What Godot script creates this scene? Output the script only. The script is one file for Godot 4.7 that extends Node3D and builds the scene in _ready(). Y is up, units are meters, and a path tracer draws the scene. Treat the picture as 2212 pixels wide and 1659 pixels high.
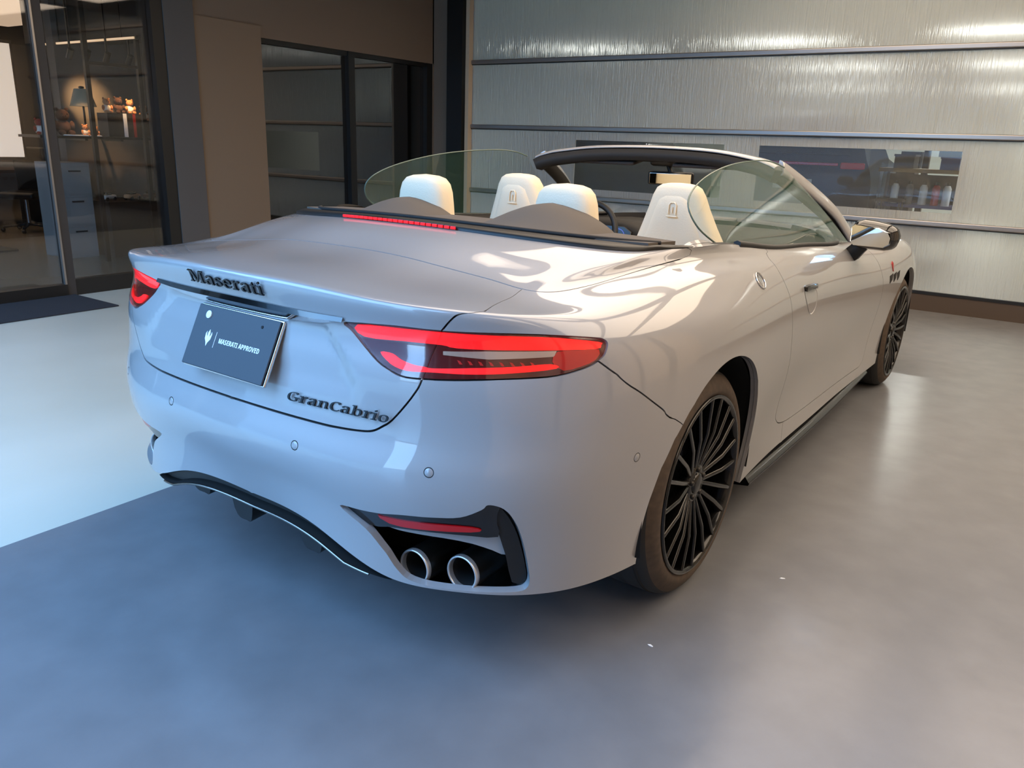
extends Node3D
# A delivery bay with an open-top car: camera, sky, lamps and exposure first, then the building, the car, and the things in the rooms behind the glass.

func _ready() -> void:
	# ---- camera ----
	var cam := Camera3D.new()
	cam.name = "camera"
	cam.transform = Transform3D(Basis(Vector3(0.823182, 0.033105, -0.566811), Vector3(-0.191578, 0.955949, -0.222396), Vector3(0.534480, 0.291661, 0.793262)), Vector3(1.6715, 1.3277, 2.1768))
	cam.fov = 51.877
	cam.near = 0.05
	cam.far = 200.0
	add_child(cam)
	# ---- sky and exposure ----
	var env := Environment.new()
	env.background_mode = Environment.BG_SKY
	var sky := Sky.new()
	var sm := ProceduralSkyMaterial.new()
	sm.sky_top_color = Color(0.54, 0.76, 1.0)
	sm.sky_horizon_color = Color(0.66, 0.84, 1.0)
	sm.ground_bottom_color = Color(0.45, 0.46, 0.48)
	sm.ground_horizon_color = Color(0.62, 0.66, 0.70)
	sm.sky_energy_multiplier = 2.75
	sky.sky_material = sm
	env.sky = sky
	env.tonemap_mode = Environment.TONE_MAPPER_LINEAR
	env.tonemap_exposure = 1.0
	env.sdfgi_enabled = true
	env.ssao_enabled = true
	env.ssil_enabled = true
	var we := WorldEnvironment.new()
	we.name = "world"
	we.environment = env
	add_child(we)
	# ---- large lamps: the warm light boxes in the ceiling of the bay ----
	for q in CEILING_BOXES:
		area_light("ceiling_box_light", Vector3(q[0], ROOM_H - 0.13, q[1]), Vector2(q[2], q[3]), Color(1.0, 0.905, 0.80), BOX_POWER * q[2] * q[3])
	make_materials()
	build_room()
	build_car()
	build_office()
	build_workshop()

const ROOM_H := 3.3
const BOX_POWER := 0.88
# centre x, centre z, size along x, size along z
const CEILING_BOXES := [[0.0, -4.2, 2.34, 1.9], [0.0, -2.38, 2.34, 1.5], [0.0, -0.62, 2.34, 1.8], [2.95, -4.2, 2.9, 1.9], [2.95, -2.38, 2.9, 1.5], [2.95, -0.62, 2.9, 1.8], [3.3, 1.75, 2.2, 1.6]]

func area_light(called: String, at: Vector3, size: Vector2, c: Color, energy: float, basis_ := Basis(Vector3.RIGHT, -PI / 2)) -> AreaLight3D:
	var l := AreaLight3D.new()
	l.name = numbered(called)
	l.area_size = size
	l.light_color = c
	l.light_energy = energy
	l.shadow_enabled = true
	l.area_range = 40.0
	l.transform = Transform3D(basis_, at)
	add_child(l)
	return l

func make_materials() -> void:
	M.paint = mat(Color(0.57, 0.565, 0.565), 0.38, 0.0, 1.0)
	M.black = mat(Color(0.03, 0.03, 0.032), 0.8)
	M.gloss_black = mat(Color(0.035, 0.035, 0.04), 0.12, 0.0, 0.6)
	M.satin_black = mat(Color(0.07, 0.068, 0.066), 0.5)
	M.chrome = mat(Color(0.86, 0.86, 0.86), 0.08, 1.0)
	M.satin_metal = mat(Color(0.55, 0.53, 0.50), 0.3, 1.0)
	M.dark_steel = mat(Color(0.22, 0.21, 0.20), 0.3, 0.9)
	M.pipe_rim = mat(Color(0.80, 0.79, 0.78), 0.32, 0.8)
	M.soot = mat(Color(0.06, 0.05, 0.045), 0.85)
	M.badge = mat(Color(0.20, 0.20, 0.21), 0.25, 0.9)
	M.plate = mat(Color(0.19, 0.215, 0.245), 0.55)
	M.white_print = mat(Color(0.9, 0.92, 0.94), 0.6)
	M.lamp_dark = mat(Color(0.20, 0.02, 0.03), 0.15, 0.0, 0.8)
	M.lamp_red = glow(Color(1.0, 0.02, 0.015), 1.3, Color(0.5, 0.01, 0.01))
	M.lamp_red_small = glow(Color(1.0, 0.03, 0.03), 1.0, Color(0.5, 0.01, 0.01))
	M.lamp_white = mat(Color(0.75, 0.68, 0.60), 0.25, 0.5)
	M.lamp_reflect = mat(Color(0.72, 0.10, 0.08), 0.3)
	M.lens = glass(Color(0.85, 0.2, 0.2), 0.06)
	M.reflector = mat(Color(0.72, 0.04, 0.07), 0.25, 0.0, 0.5)
	M.tread = mat(Color(0.15, 0.148, 0.145), 0.85)
	M.sidewall = mat(Color(0.30, 0.245, 0.195), 0.8)
	M.sidewall.albedo_texture = noise_tex(5, 0.02, Color(0.72, 0.72, 0.72), Color(1.0, 1.0, 1.0))
	M.sidewall.uv1_triplanar = true
	M.sidewall.uv1_scale = Vector3.ONE * 3.0
	M.rim = mat(Color(0.07, 0.068, 0.066), 0.22, 0.6, 0.4)
	M.disc = mat(Color(0.16, 0.155, 0.15), 0.45, 0.8)
	M.caliper = mat(Color(0.06, 0.07, 0.12), 0.4)
	M.tint_glass = glass(Color(0.45, 0.66, 0.58), 0.12)
	M.glass_edge = mat(Color(0.35, 0.42, 0.38), 0.2)
	M.lining = mat(Color(0.105, 0.095, 0.085), 0.75)
	M.visor = mat(Color(0.19, 0.155, 0.13), 0.8)
	M.mirror_glass = mat(Color(0.85, 0.86, 0.84), 0.02, 1.0)
	M.fairing = mat(Color(0.335, 0.305, 0.275), 0.85)
	M.leather = mat(Color(0.90, 0.84, 0.73), 0.6)
	M.leather.heightmap_enabled = true
	M.leather.heightmap_texture = noise_tex(9, 0.08, Color.BLACK, Color.WHITE, 256)
	M.leather.heightmap_scale = 0.05
	M.leather.uv1_triplanar = true
	M.leather.uv1_scale = Vector3.ONE * 6.0
	M.screen_black = mat(Color(0.015, 0.015, 0.02), 0.2)
	M.screen_blue = glow(Color(0.45, 0.55, 1.0), 0.6, Color(0.1, 0.1, 0.2))
	M.screen_blue_dim = glow(Color(0.08, 0.10, 0.55), 0.35, Color(0.05, 0.05, 0.1))
	M.screen_white = glow(Color(0.8, 0.85, 1.0), 0.7, Color(0.2, 0.2, 0.2))
	M.red_emblem = mat(Color(0.62, 0.16, 0.15), 0.35, 0.3)
	# building
	M.floor_dark = mat(Color(0.45, 0.455, 0.465), 0.26)
	M.floor_dark.albedo_texture = noise_tex(21, 0.012, Color(0.93, 0.93, 0.93), Color(1.0, 1.0, 1.0), 1024, 6)
	M.floor_dark.heightmap_enabled = true
	M.floor_dark.heightmap_texture = noise_tex(23, 0.05, Color.BLACK, Color.WHITE, 512, 3)
	M.floor_dark.heightmap_scale = 0.05
	triplanar(M.floor_dark, 0.35)
	M.floor_tile = mat(Color(0.76, 0.75, 0.695), 0.35)
	M.floor_tile.albedo_texture = noise_tex(31, 0.004, Color(0.94, 0.94, 0.93), Color(1.0, 1.0, 1.0), 512)
	triplanar(M.floor_tile, 0.3)
	M.wall_brown = mat(Color(0.43, 0.37, 0.315), 0.85)
	M.wall_pilaster = mat(Color(0.455, 0.385, 0.315), 0.85)
	M.wall_grey = mat(Color(0.31, 0.295, 0.285), 0.8)
	M.wall_cream = mat(Color(0.90, 0.82, 0.72), 0.9)
	M.ceiling = mat(Color(0.55, 0.54, 0.52), 0.9)
	M.beam = mat(Color(0.16, 0.155, 0.15), 0.7)
	M.frame_black = mat(Color(0.05, 0.05, 0.05), 0.45)
	M.frame_post = mat(Color(0.20, 0.18, 0.17), 0.5)
	M.window_glass = mat(Color(0.05, 0.05, 0.048), 0.03, 0.0, 1.0)
	M.window_glass.metallic_specular = 0.7
	M.street = mat(Color(0.50, 0.54, 0.58), 0.85)
	M.door_glass = glass(Color(0.1, 0.1, 0.1), 0.03)
	M.mat_rug = mat(Color(0.15, 0.15, 0.17), 0.95)
	M.mat_rug.heightmap_enabled = true
	M.mat_rug.heightmap_texture = noise_tex(41, 0.2, Color.BLACK, Color.WHITE, 256)
	M.mat_rug.heightmap_scale = 0.3
	triplanar(M.mat_rug, 4.0)
	M.trim_beige = mat(Color(0.72, 0.64, 0.54), 0.5)
	M.alu = mat(Color(0.62, 0.60, 0.58), 0.32, 0.8)
	M.seal = mat(Color(0.28, 0.235, 0.20), 0.9)
	M.box_glow = glow(Color(1.0, 0.90, 0.78), 1.6)
	# milky sheets of the sectional door, lightly fluted
	M.sheet = StandardMaterial3D.new()
	M.sheet.albedo_color = Color(0.86, 0.87, 0.86, 0.32)
	M.sheet.roughness = 0.13
	M.sheet.refraction_enabled = true
	M.sheet.refraction_scale = 0.03
	M.sheet.heightmap_enabled = true
	M.sheet.heightmap_texture = noise_tex(51, 0.03, Color.BLACK, Color.WHITE, 512, 3)
	M.sheet.heightmap_scale = 0.35
	M.sheet.uv1_triplanar = true
	M.sheet.uv1_world_triplanar = true
	M.sheet.uv1_scale = Vector3(3.0, 0.15, 3.0)
	M.clear_pane = glass(Color(0.8, 0.82, 0.82), 0.04)
	M.clear_pane.metallic_specular = 0.28
	M.shop_wall = mat(Color(0.80, 0.82, 0.80), 0.8)
	M.shop_floor = mat(Color(0.62, 0.63, 0.60), 0.45)
	M.office_floor = mat(Color(0.50, 0.45, 0.37), 0.25)
	M.office_wall = mat(Color(0.38, 0.355, 0.33), 0.8)
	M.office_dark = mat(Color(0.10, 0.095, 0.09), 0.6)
	M.office_glow = glow(Color(1.0, 0.86, 0.72), 0.55)
	M.strip_glow = glow(Color(1.0, 0.82, 0.58), 0.7)
	M.screen_glow = glow(Color(1.0, 0.90, 0.78), 0.62)
	M.bear_dark = mat(Color(0.26, 0.15, 0.10), 0.95)
	M.bear_tan = mat(Color(0.74, 0.50, 0.33), 0.95)
	M.bear_white = mat(Color(0.90, 0.87, 0.82), 0.95)
	M.bear_red = mat(Color(0.60, 0.18, 0.12), 0.95)
	M.shade = mat(Color(0.66, 0.62, 0.52), 0.8)
	M.cabinet_grey = mat(Color(0.52, 0.51, 0.50), 0.6)
	M.desk_top = mat(Color(0.30, 0.24, 0.20), 0.5)
	M.dark_paint = mat(Color(0.10, 0.12, 0.155), 0.4)
	M.wood = mat(Color(0.52, 0.42, 0.26), 0.6)
	M.steel_blue = mat(Color(0.25, 0.29, 0.52), 0.5)
	M.steel_dark = mat(Color(0.20, 0.19, 0.20), 0.5)
	M.tube = glow(Color(1.0, 1.0, 0.97), 6.0)
# ---------- mesh helpers ----------
class MB:
	var v := PackedVector3Array()
	var n := PackedVector3Array()
	var uv := PackedVector2Array()
	func tri(a: Vector3, b: Vector3, c: Vector3, na: Vector3, nb: Vector3, nc: Vector3, ua := Vector2.ZERO, ub := Vector2.ZERO, uc := Vector2.ZERO) -> void:
		if (c - a).cross(b - a).dot(na + nb + nc) < 0.0:
			v.append(a); v.append(c); v.append(b); n.append(na); n.append(nc); n.append(nb); uv.append(ua); uv.append(uc); uv.append(ub)
		else:
			v.append(a); v.append(b); v.append(c); n.append(na); n.append(nb); n.append(nc); uv.append(ua); uv.append(ub); uv.append(uc)
	func flat(a: Vector3, b: Vector3, c: Vector3, d: Vector3, toward: Vector3) -> void:
		var m := (c - a).cross(b - d).normalized()
		if m.dot(toward) < 0.0:
			m = -m
		tri(a, b, c, m, m, m, Vector2(0, 0), Vector2(1, 0), Vector2(1, 1))
		tri(a, c, d, m, m, m, Vector2(0, 0), Vector2(1, 1), Vector2(0, 1))
	func quad(a: Vector3, b: Vector3, c: Vector3, d: Vector3, na: Vector3, nb: Vector3, nc: Vector3, nd: Vector3) -> void:
		tri(a, b, c, na, nb, nc)
		tri(a, c, d, na, nc, nd)
	func box(lo: Vector3, hi: Vector3, t := Transform3D()) -> void:
		var c := (lo + hi) * 0.5
		var p := []
		for k in 8:
			p.append(t * Vector3(hi.x if k & 1 else lo.x, hi.y if k & 2 else lo.y, hi.z if k & 4 else lo.z))
		var cc := t * c
		for f in [[0, 1, 3, 2], [4, 5, 7, 6], [0, 1, 5, 4], [2, 3, 7, 6], [0, 2, 6, 4], [1, 3, 7, 5]]:
			flat(p[f[0]], p[f[1]], p[f[2]], p[f[3]], (p[f[0]] + p[f[2]]) * 0.5 - cc)
	# box with rounded edges of radius r, centred on the transform
	func rbox(size: Vector3, r: float, t := Transform3D(), squash = null) -> void:
		var h := size * 0.5
		r = minf(r, minf(h.x, minf(h.y, h.z)) * 0.999)
		for ax in 3:
			var b := (ax + 1) % 3
			var c := (ax + 2) % 3
			var vb := [-h[b], -h[b] + r * 0.3, -h[b] + r, 0.0, h[b] - r, h[b] - r * 0.3, h[b]]
			var vc := [-h[c], -h[c] + r * 0.3, -h[c] + r, 0.0, h[c] - r, h[c] - r * 0.3, h[c]]
			for sg in [-1.0, 1.0]:
				var P := []
				var N := []
				for i in 7:
					for j in 7:
						var q := Vector3()
						q[ax] = sg * h[ax]; q[b] = vb[i]; q[c] = vc[j]
						var inner := q.clamp(-(h - Vector3(r, r, r)), h - Vector3(r, r, r))
						var d := (q - inner).normalized()
						var w := inner + d * r
						if squash != null:
							w = squash.call(w)
						P.append(t * w); N.append((t.basis * d).normalized())
				for i in 6:
					for j in 6:
						var k := i * 7 + j
						quad(P[k], P[k + 7], P[k + 8], P[k + 1], N[k], N[k + 7], N[k + 8], N[k + 1])
	# surface of revolution; profile of (along axis, radius); sharp edges where a point repeats
	func lathe(prof: Array, t := Transform3D(), seg := 32, from := 0.0, to := TAU) -> void:
		for i in prof.size() - 1:
			var a: Vector2 = prof[i]
			var b: Vector2 = prof[i + 1]
			if a.distance_to(b) < 1e-6:
				continue
			var e := (b - a).normalized()
			var ea := e
			var eb := e
			if i > 0 and prof[i - 1].distance_to(a) > 1e-6:
				var e0: Vector2 = (a - prof[i - 1]).normalized()
				if e0.dot(e) > 0.5:
					ea = (e0 + e).normalized()
			if i + 2 < prof.size() and prof[i + 2].distance_to(b) > 1e-6:
				var e1: Vector2 = (prof[i + 2] - b).normalized()
				if e1.dot(e) > 0.5:
					eb = (e1 + e).normalized()
			for k in seg:
				var a0 := from + (to - from) * k / seg
				var a1 := from + (to - from) * (k + 1) / seg
				var d0 := Vector3(0, cos(a0), sin(a0))
				var d1 := Vector3(0, cos(a1), sin(a1))
				var X := Vector3.RIGHT
				var na := Vector2(-ea.y, ea.x)
				var nb := Vector2(-eb.y, eb.x)
				quad(t * (X * a.x + d0 * a.y), t * (X * b.x + d0 * b.y), t * (X * b.x + d1 * b.y), t * (X * a.x + d1 * a.y),
					t.basis * (X * na.x + d0 * na.y), t.basis * (X * nb.x + d0 * nb.y), t.basis * (X * nb.x + d1 * nb.y), t.basis * (X * na.x + d1 * na.y))
	# tube through points; section is a list of Vector2 or empty for a circle of radius r
	func sweep(pts: Array, r, seg := 10, up := Vector3.UP, section := [], caps := true) -> void:
		var m: int = section.size() if section.size() else seg
		var rings := []
		var norms := []
		for i in pts.size():
			var d: Vector3 = (pts[mini(i + 1, pts.size() - 1)] - pts[maxi(i - 1, 0)]).normalized()
			var s := d.cross(up).normalized()
			var u := s.cross(d).normalized()
			var rr: float = r[i] if r is Array else r
			var ring := []
			var nn := []
			for k in m:
				var q: Vector2 = section[k] * rr if section.size() else Vector2(cos(TAU * k / m), sin(TAU * k / m)) * rr
				var qn := q.normalized()
				if section.size():
					var e: Vector2 = section[(k + 1) % m] - section[(k - 1 + m) % m]
					qn = Vector2(e.y, -e.x).normalized()
					if qn.dot(q) < 0:
						qn = -qn
				ring.append(pts[i] + s * q.x + u * q.y)
				nn.append(s * qn.x + u * qn.y)
			rings.append(ring); norms.append(nn)
		for i in pts.size() - 1:
			for k in m:
				var k1 := (k + 1) % m
				quad(rings[i][k], rings[i + 1][k], rings[i + 1][k1], rings[i][k1], norms[i][k], norms[i + 1][k], norms[i + 1][k1], norms[i][k1])
		if caps:
			for e in [0, pts.size() - 1]:
				var d: Vector3 = (pts[0] - pts[1]).normalized() if e == 0 else (pts[-1] - pts[-2]).normalized()
				for k in m:
					tri(pts[e], rings[e][k], rings[e][(k + 1) % m], d, d, d)
	# grid of points rows[i][j], smooth
	func grid(rows: Array, thick := 0.0) -> void:
		var nr := rows.size()
		var nc: int = rows[0].size()
		var N := []
		for i in nr:
			var line := []
			for j in nc:
				var du: Vector3 = rows[mini(i + 1, nr - 1)][j] - rows[maxi(i - 1, 0)][j]
				var dv: Vector3 = rows[i][mini(j + 1, nc - 1)] - rows[i][maxi(j - 1, 0)]
				line.append(du.cross(dv).normalized())
			N.append(line)
		for i in nr - 1:
			for j in nc - 1:
				quad(rows[i][j], rows[i + 1][j], rows[i + 1][j + 1], rows[i][j + 1], N[i][j], N[i + 1][j], N[i + 1][j + 1], N[i][j + 1])
				if thick != 0.0:
					quad(rows[i][j] - N[i][j] * thick, rows[i + 1][j] - N[i + 1][j] * thick, rows[i + 1][j + 1] - N[i + 1][j + 1] * thick, rows[i][j + 1] - N[i][j + 1] * thick, -N[i][j], -N[i + 1][j], -N[i + 1][j + 1], -N[i][j + 1])
		if thick != 0.0:
			for i in nr - 1:
				for j in [0, nc - 1]:
					var o: Vector3 = rows[i][j] - rows[i][1 if j == 0 else nc - 2]
					flat(rows[i][j], rows[i + 1][j], rows[i + 1][j] - N[i + 1][j] * thick, rows[i][j] - N[i][j] * thick, o)
			for j in nc - 1:
				for i in [0, nr - 1]:
					var o2: Vector3 = rows[i][j] - rows[1 if i == 0 else nr - 2][j]
					flat(rows[i][j], rows[i][j + 1], rows[i][j + 1] - N[i][j + 1] * thick, rows[i][j] - N[i][j] * thick, o2)
	# flat outline (Vector2, counted round) extruded by depth along the basis' z, with a chamfer c on the front edge
	func prism(poly: PackedVector2Array, depth: float, t := Transform3D(), c := 0.0) -> void:
		var front := poly
		if c > 0.0:
			var o := Geometry2D.offset_polygon(poly, -c)
			if o.size() and o[0].size() == poly.size():
				front = o[0]
			else:
				c = 0.0
		var idx := Geometry2D.triangulate_polygon(front)
		var F := t.basis.z.normalized()
		for k in idx.size() / 3:
			var a := front[idx[k * 3]]; var b := front[idx[k * 3 + 1]]; var d := front[idx[k * 3 + 2]]
			tri(t * Vector3(a.x, a.y, 0), t * Vector3(b.x, b.y, 0), t * Vector3(d.x, d.y, 0), F, F, F, a, b, d)
		idx = Geometry2D.triangulate_polygon(poly)
		for k in idx.size() / 3:
			var a := poly[idx[k * 3]]; var b := poly[idx[k * 3 + 1]]; var d := poly[idx[k * 3 + 2]]
			tri(t * Vector3(a.x, a.y, -depth), t * Vector3(b.x, b.y, -depth), t * Vector3(d.x, d.y, -depth), -F, -F, -F, a, b, d)
		var sg := -1.0 if Geometry2D.is_polygon_clockwise(poly) else 1.0
		for k in poly.size():
			var a := poly[k]; var b := poly[(k + 1) % poly.size()]
			var e := (b - a).normalized() * sg
			var o3 := t.basis * Vector3(e.y, -e.x, 0)
			flat(t * Vector3(a.x, a.y, -c), t * Vector3(b.x, b.y, -c), t * Vector3(b.x, b.y, -depth), t * Vector3(a.x, a.y, -depth), o3)
			if c > 0.0:
				var a2 := front[k]; var b2 := front[(k + 1) % poly.size()]
				flat(t * Vector3(a.x, a.y, -c), t * Vector3(b.x, b.y, -c), t * Vector3(b2.x, b2.y, 0), t * Vector3(a2.x, a2.y, 0), o3 + F)
	func mirror() -> MB:
		var m := MB.new()
		m.uv = uv.duplicate()
		for i in v.size():
			m.v.append(Vector3(-v[i].x, v[i].y, v[i].z)); m.n.append(Vector3(-n[i].x, n[i].y, n[i].z))
		for i in v.size() / 3:
			var a := m.v[i * 3 + 1]; m.v[i * 3 + 1] = m.v[i * 3 + 2]; m.v[i * 3 + 2] = a
			a = m.n[i * 3 + 1]; m.n[i * 3 + 1] = m.n[i * 3 + 2]; m.n[i * 3 + 2] = a
		return m
	func add(o: MB) -> MB:
		v.append_array(o.v); n.append_array(o.n); uv.append_array(o.uv)
		return self
	func mesh() -> ArrayMesh:
		var arr := []
		arr.resize(Mesh.ARRAY_MAX)
		arr[Mesh.ARRAY_VERTEX] = v; arr[Mesh.ARRAY_NORMAL] = n; arr[Mesh.ARRAY_TEX_UV] = uv
		var m := ArrayMesh.new()
		m.add_surface_from_arrays(Mesh.PRIMITIVE_TRIANGLES, arr)
		return m

var used := {}
func numbered(called: String) -> String:
	used[called] = used.get(called, -1) + 1
	return called if used[called] == 0 else "%s_%03d" % [called, used[called]]
func put(called: String, mesh: Mesh, m: Material, parent: Node3D = null) -> MeshInstance3D:
	var o := MeshInstance3D.new()
	o.name = called if parent else numbered(called)
	o.mesh = mesh
	o.material_override = m
	o.cast_shadow = GeometryInstance3D.SHADOW_CASTING_SETTING_ON
	(parent if parent else self).add_child(o, true)
	return o
func part(called: String, b: MB, m: Material, parent: Node3D = null, label := "") -> MeshInstance3D:
	var o := put(called, b.mesh(), m, parent)
	if label:
		o.set_meta("label", label)
	return o
func bxp(called: String, lo: Vector3, hi: Vector3, m: Material, parent: Node3D = null, r := 0.0) -> MeshInstance3D:
	var b := MB.new()
	if r > 0.0:
		b.rbox(hi - lo, r, Transform3D(Basis(), (lo + hi) * 0.5))
	else:
		b.box(lo, hi)
	return part(called, b, m, parent)
func thing(called: String, label: String, category: String, at := Vector3.ZERO, turn := 0.0, group := "") -> Node3D:
	var o := Node3D.new()
	o.name = numbered(called)
	add_child(o)
	o.position = at
	o.rotation.y = turn
	tag(o, label, category, group)
	return o
func tag(o: Node3D, label: String, category: String, group := "") -> void:
	o.set_meta("label", label)
	o.set_meta("category", category)
	if group:
		o.set_meta("group", group)
func sub(called: String, parent: Node3D) -> Node3D:
	var o := Node3D.new()
	o.name = called
	parent.add_child(o, true)
	return o
func structure(o: Node3D, label := "") -> Node3D:
	o.set_meta("kind", "structure")
	if label:
		o.set_meta("label", label)
	return o
func sgroup(called: String, label := "") -> Node3D:
	var o := Node3D.new()
	o.name = numbered(called)
	add_child(o)
	return structure(o, label)
func mat(c: Color, rough := 0.6, metal := 0.0, coat := 0.0) -> StandardMaterial3D:
	var m := StandardMaterial3D.new()
	m.albedo_color = c
	m.roughness = rough
	m.metallic = metal
	if coat > 0.0:
		m.clearcoat_enabled = true
		m.clearcoat = coat
		m.clearcoat_roughness = 0.03
	return m
func glass(c: Color, alpha: float) -> StandardMaterial3D:
	var m := mat(Color(c.r, c.g, c.b, alpha), 0.02)
	m.transparency = BaseMaterial3D.TRANSPARENCY_ALPHA
	return m
func glow(c: Color, energy: float, base := Color(0.9, 0.9, 0.9)) -> StandardMaterial3D:
	var m := mat(base, 0.5)
	m.emission_enabled = true
	m.emission = c
	m.emission_energy_multiplier = energy
	return m
func noise_tex(seed_: int, freq: float, lo: Color, hi: Color, size := 512, oct := 4, kind := FastNoiseLite.TYPE_SIMPLEX_SMOOTH) -> NoiseTexture2D:
	var f := FastNoiseLite.new()
	f.seed = seed_
	f.noise_type = kind
	f.frequency = freq
	f.fractal_octaves = oct
	var t := NoiseTexture2D.new()
	t.width = size
	t.height = size
	t.seamless = true
	t.noise = f
	var g := Gradient.new()
	g.set_color(0, lo)
	g.set_color(1, hi)
	t.color_ramp = g
	return t
func triplanar(m: StandardMaterial3D, scale: float) -> StandardMaterial3D:
	m.uv1_triplanar = true
	m.uv1_world_triplanar = true
	m.uv1_scale = Vector3.ONE * scale
	return m
func aim(at: Vector3, z: Vector3, up := Vector3.UP) -> Transform3D:
	var zz := z.normalized()
	var x := up.cross(zz).normalized()
	return Transform3D(Basis(x, zz.cross(x), zz), at)
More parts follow.
